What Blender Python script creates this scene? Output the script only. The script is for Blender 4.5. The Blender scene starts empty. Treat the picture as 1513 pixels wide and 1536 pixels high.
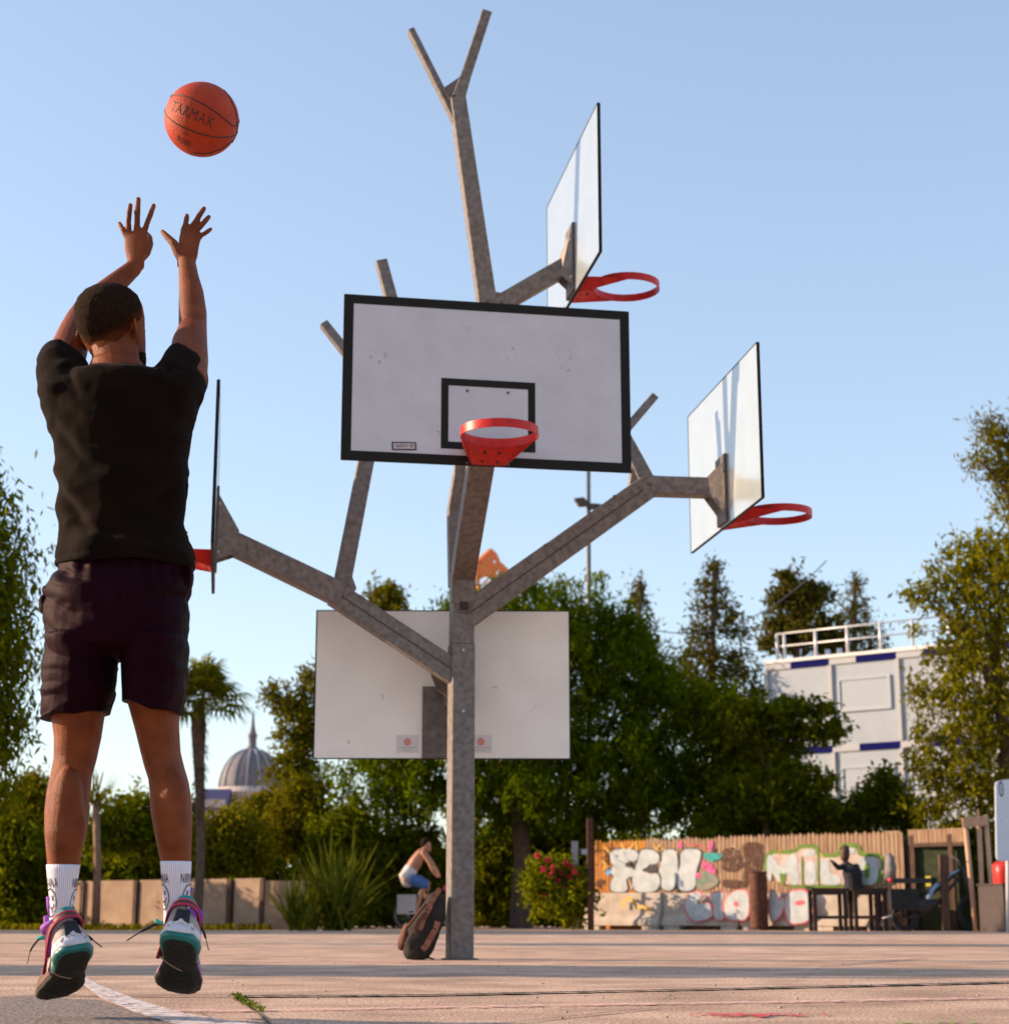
import bpy, math, random
import numpy as np
from mathutils import Vector, noise as mnoise

rng = np.random.default_rng(7)
random.seed(7)
sc = bpy.context.scene
COL = sc.collection
rad = math.radians

# ------------------------------------------------------------------ camera model
H = .273; FPX = 2650.; CX = 756.5; CY = 768.; PITCH = rad(12.94)
FW = np.array([0, math.cos(PITCH), math.sin(PITCH)])
UP = np.array([0, -math.sin(PITCH), math.cos(PITCH)])
RT = np.array([1., 0, 0]); CAM = np.array([0, 0, H])
def ray(px, py): return FW + RT*((px-CX)/FPX) + UP*((CY-py)/FPX)
def W(px, py, Y):
    d = ray(px, py); return CAM + d*(Y/d[1])
def G(px, py, z=0.):
    d = ray(px, py); return CAM + d*((z-H)/d[2])
def AD(px, py, dep): return CAM + ray(px, py)*dep
def ppm(Y, Z=0.): return FPX/(Y*math.cos(PITCH)+(Z-H)*math.sin(PITCH))
def GX(px, Y):            # a point of the ground at distance Y
    d = ray(px, 1380); return np.array([d[0]*Y/d[1]*1.0, Y, 0.])
V3 = lambda *a: np.array(a, float)
def nrm(v):
    v = np.asarray(v, float); return v/(np.linalg.norm(v)+1e-12)

# ------------------------------------------------------------------ materials
MATS = {}
def new_mat(name):
    m = bpy.data.materials.new(name); m.use_nodes = True
    return m, m.node_tree, m.node_tree.nodes['Principled BSDF']
def mat(name, col, rough=.6, metal=0., col2=None, scale=8., detail=4., bump=0., bscale=60., spec=.5, ramp=(.35, .65), sheen=0., stretch=None, coat=0.):
    if name in MATS: return MATS[name]
    m, nt, b = new_mat(name)
    b.inputs['Base Color'].default_value = (*col, 1)
    b.inputs['Roughness'].default_value = rough
    b.inputs['Metallic'].default_value = metal
    b.inputs['Specular IOR Level'].default_value = spec
    if sheen: b.inputs['Sheen Weight'].default_value = sheen
    if coat: b.inputs['Coat Weight'].default_value = coat; b.inputs['Coat Roughness'].default_value = .2
    tc = nt.nodes.new('ShaderNodeTexCoord')
    src = tc.outputs['Object']
    if stretch:
        mp = nt.nodes.new('ShaderNodeMapping'); mp.inputs['Scale'].default_value = stretch
        nt.links.new(src, mp.inputs[0]); src = mp.outputs[0]
    if col2 is not None:
        n = nt.nodes.new('ShaderNodeTexNoise'); n.inputs['Scale'].default_value = scale; n.inputs['Detail'].default_value = detail
        nt.links.new(src, n.inputs['Vector'])
        r = nt.nodes.new('ShaderNodeValToRGB')
        r.color_ramp.elements[0].position = ramp[0]; r.color_ramp.elements[1].position = ramp[1]
        r.color_ramp.elements[0].color = (*col, 1); r.color_ramp.elements[1].color = (*col2, 1)
        nt.links.new(n.outputs['Fac'], r.inputs[0]); nt.links.new(r.outputs[0], b.inputs['Base Color'])
    if bump:
        n2 = nt.nodes.new('ShaderNodeTexNoise'); n2.inputs['Scale'].default_value = bscale; n2.inputs['Detail'].default_value = 5
        nt.links.new(src, n2.inputs['Vector'])
        bp = nt.nodes.new('ShaderNodeBump'); bp.inputs['Strength'].default_value = bump; bp.inputs['Distance'].default_value = .01
        nt.links.new(n2.outputs['Fac'], bp.inputs['Height']); nt.links.new(bp.outputs[0], b.inputs['Normal'])
    MATS[name] = m
    return m
def leaf_mat(name, c1, c2, c3=None, trans=.35, clump=.6):
    if name in MATS: return MATS[name]
    m, nt, b = new_mat(name)
    nt.nodes.remove(b)
    out = [n for n in nt.nodes if n.type == 'OUTPUT_MATERIAL'][0]
    geo = nt.nodes.new('ShaderNodeNewGeometry'); tc = nt.nodes.new('ShaderNodeTexCoord')
    n = nt.nodes.new('ShaderNodeTexNoise'); n.inputs['Scale'].default_value = clump; n.inputs['Detail'].default_value = 2
    nt.links.new(tc.outputs['Object'], n.inputs['Vector'])
    mix = nt.nodes.new('ShaderNodeMix'); mix.data_type = 'FLOAT'; mix.inputs[0].default_value = .55
    nt.links.new(geo.outputs['Random Per Island'], mix.inputs[2]); nt.links.new(n.outputs['Fac'], mix.inputs[3])
    r = nt.nodes.new('ShaderNodeValToRGB')
    r.color_ramp.elements[0].position = .2; r.color_ramp.elements[1].position = .8
    r.color_ramp.elements[0].color = (*c1, 1); r.color_ramp.elements[1].color = (*c2, 1)
    if c3:
        e = r.color_ramp.elements.new(.9); e.color = (*c3, 1)
    nt.links.new(mix.outputs[0], r.inputs[0])
    d = nt.nodes.new('ShaderNodeBsdfDiffuse'); t = nt.nodes.new('ShaderNodeBsdfTranslucent')
    nt.links.new(r.outputs[0], d.inputs[0]); nt.links.new(r.outputs[0], t.inputs[0])
    ms = nt.nodes.new('ShaderNodeMixShader'); ms.inputs[0].default_value = trans
    nt.links.new(d.outputs[0], ms.inputs[1]); nt.links.new(t.outputs[0], ms.inputs[2])
    nt.links.new(ms.outputs[0], out.inputs[0])
    MATS[name] = m
    return m

# ------------------------------------------------------------------ objects
def tag(o, label=None, cat=None, group=None, kind=None):
    if label: o['label'] = label
    if cat: o['category'] = cat
    if group: o['group'] = group
    if kind: o['kind'] = kind
    return o
def empty(name, loc, label, cat, group=None):
    o = bpy.data.objects.new(name, None); COL.objects.link(o)
    o.location = Vector([float(a) for a in loc]); o.empty_display_size = .2
    return tag(o, label, cat, group)
def wloc(o):
    p = np.zeros(3)
    while o is not None:
        p = p + np.array(o.location); o = o.parent
    return p
class MB:
    """collects verts/faces in world coordinates"""
    def __init__(s): s.v = []; s.f = []
    def add(s, v, f):
        k = len(s.v); s.v += [tuple(float(c) for c in a) for a in v]; s.f += [tuple(i+k for i in q) for q in f]; return s
    def box(s, c, size, ax=None):
        c = np.array(c, float); h = np.array(size, float)/2
        A = np.eye(3) if ax is None else np.array(ax, float)
        v = [c + A[0]*x*h[0] + A[1]*y*h[1] + A[2]*z*h[2] for x in (-1, 1) for y in (-1, 1) for z in (-1, 1)]
        return s.add(v, [(0, 1, 3, 2), (4, 6, 7, 5), (0, 4, 5, 1), (2, 3, 7, 6), (0, 2, 6, 4), (1, 5, 7, 3)])
    def beam(s, p0, p1, w, d, hint=(0, 1, 0), w1=None, d1=None, bev=0.):
        p0 = np.array(p0, float); p1 = np.array(p1, float); t = nrm(p1-p0)
        n = np.array(hint, float); n = nrm(n - t*(n@t)); u = np.cross(t, n)
        w1 = w if w1 is None else w1; d1 = d if d1 is None else d1
        def sec(p, w, d):
            if bev <= 0: return [p + u*a*w/2 + n*b*d/2 for a, b in ((-1, -1), (1, -1), (1, 1), (-1, 1))]
            e = bev; o = []
            for a, b in ((-1, -1), (1, -1), (1, 1), (-1, 1)):
                q1 = (a*(w/2-e), b*d/2); q2 = (a*w/2, b*(d/2-e))
                if a*b > 0: q1, q2 = q2, q1
                for q in (q1, q2): o.append(p+u*q[0]+n*q[1])
            return o
        a = sec(p0, w, d); b = sec(p1, w1, d1); k = len(a)
        f = [(i, (i+1) % k, k+(i+1) % k, k+i) for i in range(k)] + [tuple(range(k-1, -1, -1)), tuple(range(k, 2*k))]
        return s.add(a+b, f)
    def loft(s, rings, n=20, cap=True, power=1.):
        """rings: (centre, U, V) with U, V the half axes"""
        v = []; k = len(rings)
        for c, U, V in rings:
            c = np.array(c, float)
            for i in range(n):
                a = 2*math.pi*i/n; x = math.cos(a); y = math.sin(a)
                if power != 1.:
                    x = math.copysign(abs(x)**power, x); y = math.copysign(abs(y)**power, y)
                v.append(c + np.array(U)*x + np.array(V)*y)
        f = [(j*n+i, j*n+(i+1) % n, (j+1)*n+(i+1) % n, (j+1)*n+i) for j in range(k-1) for i in range(n)]
        if cap: f += [tuple(range(n-1, -1, -1)), tuple((k-1)*n+i for i in range(n))]
        return s.add(v, f)
    def tube(s, pts, rs, n=10, cap=True, flat=1., hint=(.13, .97, .2)):
        pts = [np.array(p, float) for p in pts]
        if not hasattr(rs, '__len__'): rs = [rs]*len(pts)
        rings = []; u = None
        for i, p in enumerate(pts):
            t = nrm(pts[min(i+1, len(pts)-1)] - pts[max(i-1, 0)])
            if u is None:
                h = np.array(hint, float); u = nrm(h - t*(h@t))
            else: u = nrm(u - t*(u@t))
            w = np.cross(t, u); rings.append((p, u*rs[i]*flat, w*rs[i]))
        return s.loft(rings, n, cap)
    def ball(s, c, r, n=14, ax=None):
        r = (r, r, r) if not hasattr(r, '__len__') else r
        A = np.eye(3) if ax is None else np.array(ax, float); c = np.array(c, float)
        rings = []
        for j in range(n//2+1):
            th = math.pi*j/(n//2); e = max(math.sin(th), .02)
            rings.append((c - A[2]*r[2]*math.cos(th), A[0]*r[0]*e, A[1]*r[1]*e))
        return s.loft(rings, n)
    def prism(s, poly, d):
        """poly: 3-D points in a plane, extruded by vector d (centred)"""
        d = np.array(d, float)/2; k = len(poly)
        v = [np.array(p)-d for p in poly]+[np.array(p)+d for p in poly]
        return s.add(v, [tuple(range(k-1, -1, -1)), tuple(range(k, 2*k))]+[(i, (i+1) % k, k+(i+1) % k, k+i) for i in range(k)])
    def build(s, name, m, parent=None, smooth=False, **kw):
        o = link_mesh(name, np.array(s.v), s.f, m, parent, smooth); tag(o, **kw); return o
def fix_normals(me):
    import bmesh
    bm = bmesh.new(); bm.from_mesh(me); bmesh.ops.recalc_face_normals(bm, faces=bm.faces); bm.to_mesh(me); bm.free()
def link_mesh(name, v, f, m, parent=None, smooth=False, fixn=True, loc=None):
    if parent is None and loc is None:
        loc = np.array([(v[:, 0].min()+v[:, 0].max())/2, (v[:, 1].min()+v[:, 1].max())/2, v[:, 2].min()])
    off = wloc(parent) if parent is not None else np.array(loc)
    me = bpy.data.meshes.new(name)
    me.from_pydata([tuple(a) for a in (v-off)], [], f); me.update()
    if fixn: fix_normals(me)
    me.materials.append(m)
    if smooth: me.polygons.foreach_set('use_smooth', [True]*len(me.polygons))
    o = bpy.data.objects.new(name, me); COL.objects.link(o)
    if parent is not None: o.parent = parent
    else: o.location = Vector([float(a) for a in off])
    return o
def copy_tree(o, parent=None, loc=None):
    c = o.copy(); COL.objects.link(c)
    if parent is not None: c.parent = parent
    if loc is not None: c.location = Vector([float(a) for a in loc])
    for ch in list(o.children): copy_tree(ch, c)
    return c
def quads(name, P, m, parent, smooth=False):
    """P: (N,4,3) world quads, fast"""
    off = wloc(parent) if parent is not None else np.zeros(3)
    N = len(P); me = bpy.data.meshes.new(name)
    me.vertices.add(N*4); me.vertices.foreach_set('co', (P.reshape(-1, 3)-off).astype(np.float32).ravel())
    me.loops.add(N*4); me.loops.foreach_set('vertex_index', np.arange(N*4, dtype=np.int32))
    me.polygons.add(N); me.polygons.foreach_set('loop_start', np.arange(0, N*4, 4, dtype=np.int32))
    me.update(calc_edges=True); me.materials.append(m)
    o = bpy.data.objects.new(name, me); COL.objects.link(o)
    if parent is not None: o.parent = parent
    return o
def remesh(mb, voxel, smooth_it=3, fac=.5):
    me = bpy.data.meshes.new('tmp'); me.from_pydata(mb.v, [], mb.f); me.update(); fix_normals(me)
    o = bpy.data.objects.new('tmp', me); COL.objects.link(o)
    r = o.modifiers.new('r', 'REMESH'); r.mode = 'VOXEL'; r.voxel_size = voxel; r.adaptivity = 0
    if smooth_it:
        s = o.modifiers.new('s', 'SMOOTH'); s.iterations = smooth_it; s.factor = fac
    dg = bpy.context.evaluated_depsgraph_get(); dg.update()
    m2 = bpy.data.meshes.new_from_object(o.evaluated_get(dg))
    n = len(m2.vertices); v = np.empty(n*3, np.float32); m2.vertices.foreach_get('co', v); v = v.reshape(-1, 3).astype(float)
    nn = np.empty(n*3, np.float32); m2.vertices.foreach_get('normal', nn); nn = nn.reshape(-1, 3)
    f = [tuple(p.vertices) for p in m2.polygons]
    bpy.data.objects.remove(o); bpy.data.meshes.remove(me); bpy.data.meshes.remove(m2)
    return v, nn, f
def text2d(s, size=1., offset=0., spacing=1.):
    cu = bpy.data.curves.new('t', 'FONT'); cu.body = s; cu.size = size; cu.offset = offset; cu.space_character = spacing
    cu.fill_mode = 'FRONT'; cu.resolution_u = 4
    o = bpy.data.objects.new('t', cu); COL.objects.link(o)
    dg = bpy.context.evaluated_depsgraph_get(); dg.update()
    me = bpy.data.meshes.new_from_object(o.evaluated_get(dg))
    v = np.array([tuple(a.co) for a in me.vertices]); f = [tuple(p.vertices) for p in me.polygons]
    bpy.data.objects.remove(o); bpy.data.curves.remove(cu); bpy.data.meshes.remove(me)
    if len(v) == 0: return np.zeros((0, 3)), []
    v[:, 0] -= (v[:, 0].min()+v[:, 0].max())/2; v[:, 1] -= (v[:, 1].min()+v[:, 1].max())/2
    return v, f
def ribbon(pts, w):
    """2-D polyline -> strip quads, returns verts (N,2), faces"""
    pts = [np.array(p, float) for p in pts]; v = []; f = []
    for i, p in enumerate(pts):
        t = nrm(pts[min(i+1, len(pts)-1)]-pts[max(i-1, 0)]); nn = np.array([-t[1], t[0]])
        v += [p+nn*w/2, p-nn*w/2]
        if i: f.append((2*i-2, 2*i-1, 2*i+1, 2*i))
    return np.array(v), f

# ------------------------------------------------------------------ light, sky, camera
SUN_EL = rad(18); BETA = rad(8)
sd = np.array([-math.cos(BETA)*math.cos(SUN_EL), math.sin(BETA)*math.cos(SUN_EL), math.sin(SUN_EL)])
w = bpy.data.worlds.new("World"); sc.world = w; w.use_nodes = True
nt = w.node_tree; bg = nt.nodes['Background']
sky = nt.nodes.new('ShaderNodeTexSky'); sky.sky_type = 'NISHITA'; sky.sun_disc = False
sky.sun_elevation = SUN_EL; sky.sun_rotation = math.atan2(sd[0], sd[1]); sky.air_density = 1.; sky.dust_density = .6; sky.ozone_density = 2.2
hs = nt.nodes.new('ShaderNodeHueSaturation'); hs.inputs['Hue'].default_value = .507; hs.inputs['Saturation'].default_value = 1.03; hs.inputs['Value'].default_value = 2.05
gmn = nt.nodes.new('ShaderNodeGamma'); gmn.inputs[1].default_value = .62
nt.links.new(sky.outputs[0], hs.inputs['Color']); nt.links.new(hs.outputs[0], gmn.inputs[0]); nt.links.new(gmn.outputs[0], bg.inputs[0]); bg.inputs[1].default_value = .15
L = bpy.data.lights.new('sun', 'SUN'); L.energy = 5.; L.angle = rad(.6); L.color = (1., .73, .49)
so = bpy.data.objects.new('sun', L); COL.objects.link(so)
so.rotation_euler = Vector(tuple(sd)).to_track_quat('Z', 'Y').to_euler()
so.location = (-20, 5, 15)
cd = bpy.data.cameras.new('camera'); co = bpy.data.objects.new('camera', cd); COL.objects.link(co)
co.location = (0, 0, H); co.rotation_euler = (math.pi/2+PITCH, 0, 0)
cd.sensor_fit = 'HORIZONTAL'; cd.sensor_width = 36; cd.lens = 36*FPX/1513.; cd.clip_end = 6000; cd.clip_start = .05
cd.dof.use_dof = True; cd.dof.focus_distance = 6.3; cd.dof.aperture_fstop = cd.lens/1000/.0122
sc.camera = co
sc.view_settings.view_transform = 'Standard'; sc.view_settings.look = 'None'; sc.view_settings.gamma = 1
sc.view_settings.exposure = .9

# ------------------------------------------------------------------ ground
def ground_mat():
    m, nt, b = new_mat('court_concrete')
    N = nt.nodes; Lk = nt.links
    tc = N.new('ShaderNodeTexCoord')
    def noi(s, d, st=None):
        n = N.new('ShaderNodeTexNoise'); n.inputs['Scale'].default_value = s; n.inputs['Detail'].default_value = d
        src = tc.outputs['Object']
        if st:
            mp = N.new('ShaderNodeMapping'); mp.inputs['Scale'].default_value = st; Lk.new(src, mp.inputs[0]); src = mp.outputs[0]
        Lk.new(src, n.inputs['Vector']); return n.outputs['Fac']
    def ramp(f, a, b_, pa, pb):
        r = N.new('ShaderNodeValToRGB'); r.color_ramp.elements[0].position = pa; r.color_ramp.elements[1].position = pb
        r.color_ramp.elements[0].color = (*a, 1); r.color_ramp.elements[1].color = (*b_, 1); Lk.new(f, r.inputs[0]); return r.outputs[0]
    def mul(a, c, fac=1.):
        x = N.new('ShaderNodeMix'); x.data_type = 'RGBA'; x.blend_type = 'MULTIPLY'; x.inputs[0].default_value = fac
        Lk.new(a, x.inputs[6]); Lk.new(c, x.inputs[7]); return x.outputs[2]
    c = ramp(noi(.35, 5, (1, 1, 1)), (.50, .335, .235), (.70, .495, .365), .3, .7)
    c = mul(c, ramp(noi(2.2, 8), (.66, .63, .62), (1.08, 1.08, 1.08), .32, .62))
    c = mul(c, ramp(noi(95, 4), (.28, .26, .26), (1.2, 1.2, 1.2), .36, .55))
    c = mul(c, ramp(noi(420, 2), (.6, .58, .58), (1.1, 1.1, 1.1), .35, .55))
    v = N.new('ShaderNodeTexVoronoi'); v.inputs['Scale'].default_value = 38; Lk.new(tc.outputs['Object'], v.inputs['Vector'])
    c = mul(c, ramp(v.outputs['Distance'], (.5, .48, .48), (1, 1, 1), .05, .16))
    Lk.new(c, b.inputs['Base Color']); b.inputs['Roughness'].default_value = .9; b.inputs['Specular IOR Level'].default_value = .2
    bp = N.new('ShaderNodeBump'); bp.inputs['Strength'].default_value = .55; bp.inputs['Distance'].default_value = .006
    Lk.new(noi(160, 4), bp.inputs['Height']); Lk.new(bp.outputs[0], b.inputs['Normal'])
    return m
gm = MB(); gm.add([(-900, -60, 0), (900, -60, 0), (900, 1500, 0), (-900, 1500, 0)], [(0, 1, 2, 3)])
tag(link_mesh('ground', np.array(gm.v), gm.f, ground_mat(), loc=(0, 0, 0)), kind='structure')

def gstrip(name, left, right, m, z=.004, kind='structure', **kw):
    """ground marking between two polylines given as picture points"""
    v = []; f = []
    for i, (a, b) in enumerate(zip(left, right)):
        v += [G(*a, z), G(*b, z)]
        if i: f.append((2*i-2, 2*i-1, 2*i+1, 2*i))
    o = link_mesh(name, np.array(v), f, m, loc=(0, 0, 0)); tag(o, kind=kind, **kw); return o
def worn(name, col, lo=.42, hi=.5, sc_=30, base=(.42, .34, .3)):
    m, nt, b = new_mat(name); N = nt.nodes; Lk = nt.links
    tc = N.new('ShaderNodeTexCoord'); n = N.new('ShaderNodeTexNoise'); n.inputs['Scale'].default_value = sc_; n.inputs['Detail'].default_value = 8; n.inputs['Roughness'].default_value = .7
    Lk.new(tc.outputs['Object'], n.inputs['Vector'])
    r = N.new('ShaderNodeValToRGB'); r.color_ramp.elements[0].position = lo; r.color_ramp.elements[1].position = hi
    Lk.new(n.outputs['Fac'], r.inputs[0])
    tr = N.new('ShaderNodeBsdfTransparent'); mx = N.new('ShaderNodeMixShader')
    out = [q for q in N if q.type == 'OUTPUT_MATERIAL'][0]
    b.inputs['Base Color'].default_value = (*col, 1); b.inputs['Roughness'].default_value = .85
    Lk.new(r.outputs[0], mx.inputs[0]); Lk.new(tr.outputs[0], mx.inputs[1]); Lk.new(b.outputs[0], mx.inputs[2]); Lk.new(mx.outputs[0], out.inputs[0])
    return m
# darker, coarse-grained sheet over the near left edge of the court
dark_sheet = mat('dark_coarse_ground', (.07, .05, .045), .9, col2=(.34, .26, .22), scale=75, detail=5, bump=.8, bscale=120, ramp=(.38, .62))
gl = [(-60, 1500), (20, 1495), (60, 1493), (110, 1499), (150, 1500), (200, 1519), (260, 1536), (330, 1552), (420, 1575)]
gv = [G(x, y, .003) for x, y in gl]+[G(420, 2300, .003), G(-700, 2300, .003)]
tag(link_mesh('near_left_sheet', np.array(gv), [tuple(range(len(gv)))], dark_sheet, loc=(0, 0, 0)), kind='structure')
WL = worn('worn_white_paint', (.64, .55, .53), .40, .52, 26)
gstrip('court_line', [(105, 1466), (115.6, 1471), (151, 1497), (201, 1518), (251, 1533), (300, 1546), (360, 1562)],
       [(128, 1466), (148, 1477), (201, 1498), (276, 1520), (372, 1535), (450, 1547), (540, 1562)], WL, .007)
PK = worn('worn_pink_paint', (.72, .42, .38), .46, .56, 25)
gstrip('faded_line', [(258, 1514), (380, 1514.5), (800, 1507), (1200, 1501), (1560, 1494)], [(262, 1518), (380, 1517.5), (800, 1510), (1200, 1504), (1560, 1497)], PK, .0045)
gstrip('far_faded_line', [(930, 1427), (1060, 1428.4), (1200, 1429.5)], [(930, 1428), (1060, 1429.7), (1200, 1431)], PK, .0045)
JT = mat('joint_gap', (.03, .022, .018), .95, col2=(.08, .06, .05), scale=40)
def jag(pts, w, seed):
    r = random.Random(seed); A = []; B = []
    for (x0, y0), (x1, y1) in zip(pts[:-1], pts[1:]):
        n = max(2, int(abs(x1-x0)/9)+int(abs(y1-y0)/6))
        for i in range(n):
            t = i/n; x = x0+(x1-x0)*t; y = y0+(y1-y0)*t
            a = r.uniform(.5, 1.1)*w; c = r.uniform(-.35, .35)
            A.append((x, y+c-a/2)); B.append((x, y+c+a/2))
    return A, B
gstrip('expansion_joint', *jag([(352, 1494.5), (640, 1492.5), (1000, 1485), (1560, 1472.5)], 2.2, 1), JT, .0055)
gstrip('hairline_joint', *jag([(60, 1492), (200, 1494), (352, 1494.5)], .7, 2), mat('hair_joint', (.16, .10, .085), .95), .0054)
def crack(pts, wpx, seed):
    r = random.Random(seed); A = []; B = []
    for (x0, y0), (x1, y1) in zip(pts[:-1], pts[1:]):
        for i in range(6):
            t = i/6; x = x0+(x1-x0)*t+r.uniform(-1, 1); y = y0+(y1-y0)*t; a = wpx*r.uniform(.4, 1)
            A.append((x-a, y)); B.append((x+a, y))
    return A, B
gstrip('paving_crack', *crack([(352, 1496), (372, 1510), (388, 1520), (405, 1536), (430, 1556)], 3, 3), JT, .0052)
gstrip('paving_crack', *crack([(330, 1540), (300, 1519), (262, 1515.5)], 1.5, 3), JT, .0051)
gstrip('paving_crack', *jag([(430, 1556), (700, 1540), (980, 1512), (1010, 1487)], 1.2, 7), mat('hair_joint', (.16, .10, .085), .95), .0053)
gstrip('paving_crack', *jag([(1180, 1480), (1230, 1450), (1400, 1436)], .6, 8), MATS['hair_joint'], .0053)
gstrip('faded_line', [(300, 1441), (600, 1443), (900, 1440)], [(300, 1442.2), (600, 1444.4), (900, 1441.3)], PK, .0044)
def splat(name, cx, cy, rx, ry, n, col, seed):
    r = random.Random(seed); v = []; f = []
    for i in range(n):
        x = cx+rx*r.gauss(0, .5); y = cy+ry*r.gauss(0, .35); a = r.uniform(4, 16)*(1-.4*abs(x-cx)/rx); b = r.uniform(.5, 1.3); k = 9
        j = len(v); z = .0046+.00003*i
        for q in range(k):
            th = 2*math.pi*q/k; s = r.uniform(.6, 1.2)
            v.append(G(x+a*s*math.cos(th), y+b*s*math.sin(th), z))
        f.append(tuple(range(j, j+k)))
    tag(link_mesh(name, np.array(v), f, worn(name+'_mat', col, .40, .5, 40), loc=(0, 0, 0)), kind='structure')
splat('red_paint_stain', 1130, 1522, 105, 3.2, 36, (.62, .03, .07), 5)
splat('green_paint_stain', 1395, 1533, 60, 1.6, 9, (.25, .42, .10), 6)
# pebbles scattered over the court
r_ = random.Random(9); mb = MB()
for i in range(160):
    X = r_.uniform(-2.2, 2.6); Y = r_.uniform(4.9, 13)
    s = r_.uniform(.002, .006); mb.ball((X, Y, s*.5), (s*1.3, s, s*.7), 6)
mb.build('pebbles', mat('pebble', (.2, .16, .14), .9, col2=(.55, .48, .42), scale=300), kind='stuff')

# ------------------------------------------------------------------ the basketball tree
GALV = mat('galvanised_steel', (.118, .096, .087), .6, .25, col2=(.205, .175, .16), scale=26, detail=10, bump=.15, bscale=60, ramp=(.33, .66))
GALV2 = mat('bracket_steel', (.08, .058, .052), .6, .25, col2=(.17, .135, .12), scale=14, detail=6, ramp=(.3, .7))
DARKG = mat('seam_dark', (.03, .022, .02), .8)
BOLT = mat('zinc_bolt', (.55, .5, .46), .35, .8)
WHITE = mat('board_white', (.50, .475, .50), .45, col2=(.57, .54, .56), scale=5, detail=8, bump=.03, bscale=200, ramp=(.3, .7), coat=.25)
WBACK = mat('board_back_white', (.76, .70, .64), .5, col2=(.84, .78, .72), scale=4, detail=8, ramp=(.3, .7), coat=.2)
WSIDE = mat('board_back_sunlit', (.30, .345, .365), .28, col2=(.33, .375, .395), scale=4, detail=8, coat=1., spec=.8)  # sunlit copy of the back white, darkened and blued to offset the sun
BLACK = mat('board_black', (.012, .010, .008), .6, spec=.2)
RED = mat('hoop_red', (.55, .012, .008), .4, spec=.3, col2=(.36, .012, .008), scale=22, detail=9, ramp=(.45, .7), bump=.1, bscale=80)
th9 = rad(10)
D9 = V3(math.cos(th9), math.sin(th9), 0); N9 = V3(math.sin(th9), -math.cos(th9), 0)   # along the board, towards the camera
PY = 12.16
tree = empty('basketball_tree', (-.30, PY, 0), 'tall galvanised steel basketball tree with five white backboards on branching arms', 'basketball hoop stand')
def part(mb, name, m, parent=None, **kw): return mb.build(name, m, parent or tree, **kw)
def arm(name, pts, thick, dep, smooth_end=False, seam=None, bolts=None):
    """pts: (px,py,Y), thickness in px across, depth in metres"""
    P = [W(*p) for p in pts]; mb = MB()
    ws = thick if hasattr(thick, '__len__') else [thick]*len(P)
    wm = [t/ppm(p[1], p[2]) for t, p in zip(ws, P)]
    for a, b, w0, w1 in zip(P[:-1], P[1:], wm[:-1], wm[1:]):
        t = nrm(b-a); mb.beam(a-t*.0, b+t*.012, w0, dep, N9, w1=w1, bev=.006)
    o = part(mb, name, GALV)
    if seam:
        s = MB()
        for a, b in zip(P[:-1], P[1:]):
            t = nrm(b-a); n = N9-t*(N9@t); n = nrm(n); u = np.cross(t, n); o_ = n*(dep/2+.0015)
            s.beam(a+o_+t*.03, b+o_-t*.03, .006, .004, n)
        s.build('weld_seam', DARKG, o)
    if bolts:
        for k, (fa, off) in enumerate(bolts):
            i = 0; a, b = P[i], P[i+1]; t = nrm(b-a); n = nrm(N9-t*(N9@t)); u = np.cross(t, n)
            c = a+(b-a)*fa+u*off+n*(dep/2+.004); s = MB(); s.tube([c-n*.006, c+n*.006], .011, 8); s.build('bolt', GALV2, o)
    return o
# pole
NP = V3(math.sin(rad(14)), -math.cos(rad(14)), 0); base = V3(-.30, PY, 0); zt = W(690, 868, PY)[2]; zs = W(690, 968, PY)[2]
mb = MB(); mb.beam(base, V3(-.298, PY, zs), .160, .160, NP, bev=.006)
pole = part(mb, 'pole', GALV)
mb = MB(); mb.beam(V3(-.298, PY, zs+.004), V3(-.295, PY, zt+.03), .150, .150, NP, bev=.006)
part(mb, 'upper_pole', GALV)
mb = MB(); c = W(693, 912, PY)+N9*.081; mb.box(c, (.10, .095, .008), (D9, (0, 0, 1), N9)); o = part(mb, 'access_plate', GALV2)
mb = MB(); c = c+N9*.007; mb.box(c, (.06, .06, .006), (D9, (0, 0, 1), N9)); mb.build('plate_recess', DARKG, o)
for py in (978, 1069): c = W(692, py, PY)+N9*.086; mb = MB(); mb.tube([c-N9*.006, c+N9*.005], .008, 8); part(mb, 'bolt', BOLT)
mb = MB(); mb.box(base+V3(0, 0, .004), (.22, .22, .01), (D9, N9, (0, 0, 1))); part(mb, 'base_plate', GALV2)
# branches
YL = 12.05
arm('branch', [(684, 1011.5, PY+.012), (503, 892, YL)], 35, .14, seam=1, bolts=[(.3, .07), (.85, .07)])
arm('branch', [(509, 892, YL-.01), (340, 811, 11.72)], [35, 33], .14)
arm('branch', [(511, 885, YL), (549, 690, YL+.06), (574, 598, YL+.1)], [26, 24, 24], .10)
mb = MB(); mb.prism([W(520, 846, YL), W(534, 884, YL), W(520, 900, YL), W(505, 880, YL)], N9*.08); part(mb, 'gusset', GALV)
arm('prong', [(574, 600, YL+.1), (552, 570, YL+.1), (487, 488, YL+.12)], [16, 15, 13], .08)
arm('prong', [(574, 600, YL+.12), (600, 500, YL+.14), (572, 395, YL+.16)], [20, 19, 17], .09)
YR = 12.08
arm('branch', [(694, 927.5, PY+.012), (968, 733, YR)], [40, 35], .14, seam=1, bolts=[(.2, -.08), (.48, -.08), (.86, -.08)])
arm('branch', [(962, 729, YR), (985, 730, YR), (1092, 733, 12.0)], [30, 27, 27], .13, bolts=[(.5, 0)])
arm('branch', [(968, 722, YR), (946, 678, YR+.03), (925, 640, YR+.06)], [24, 20, 20], .10)
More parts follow.
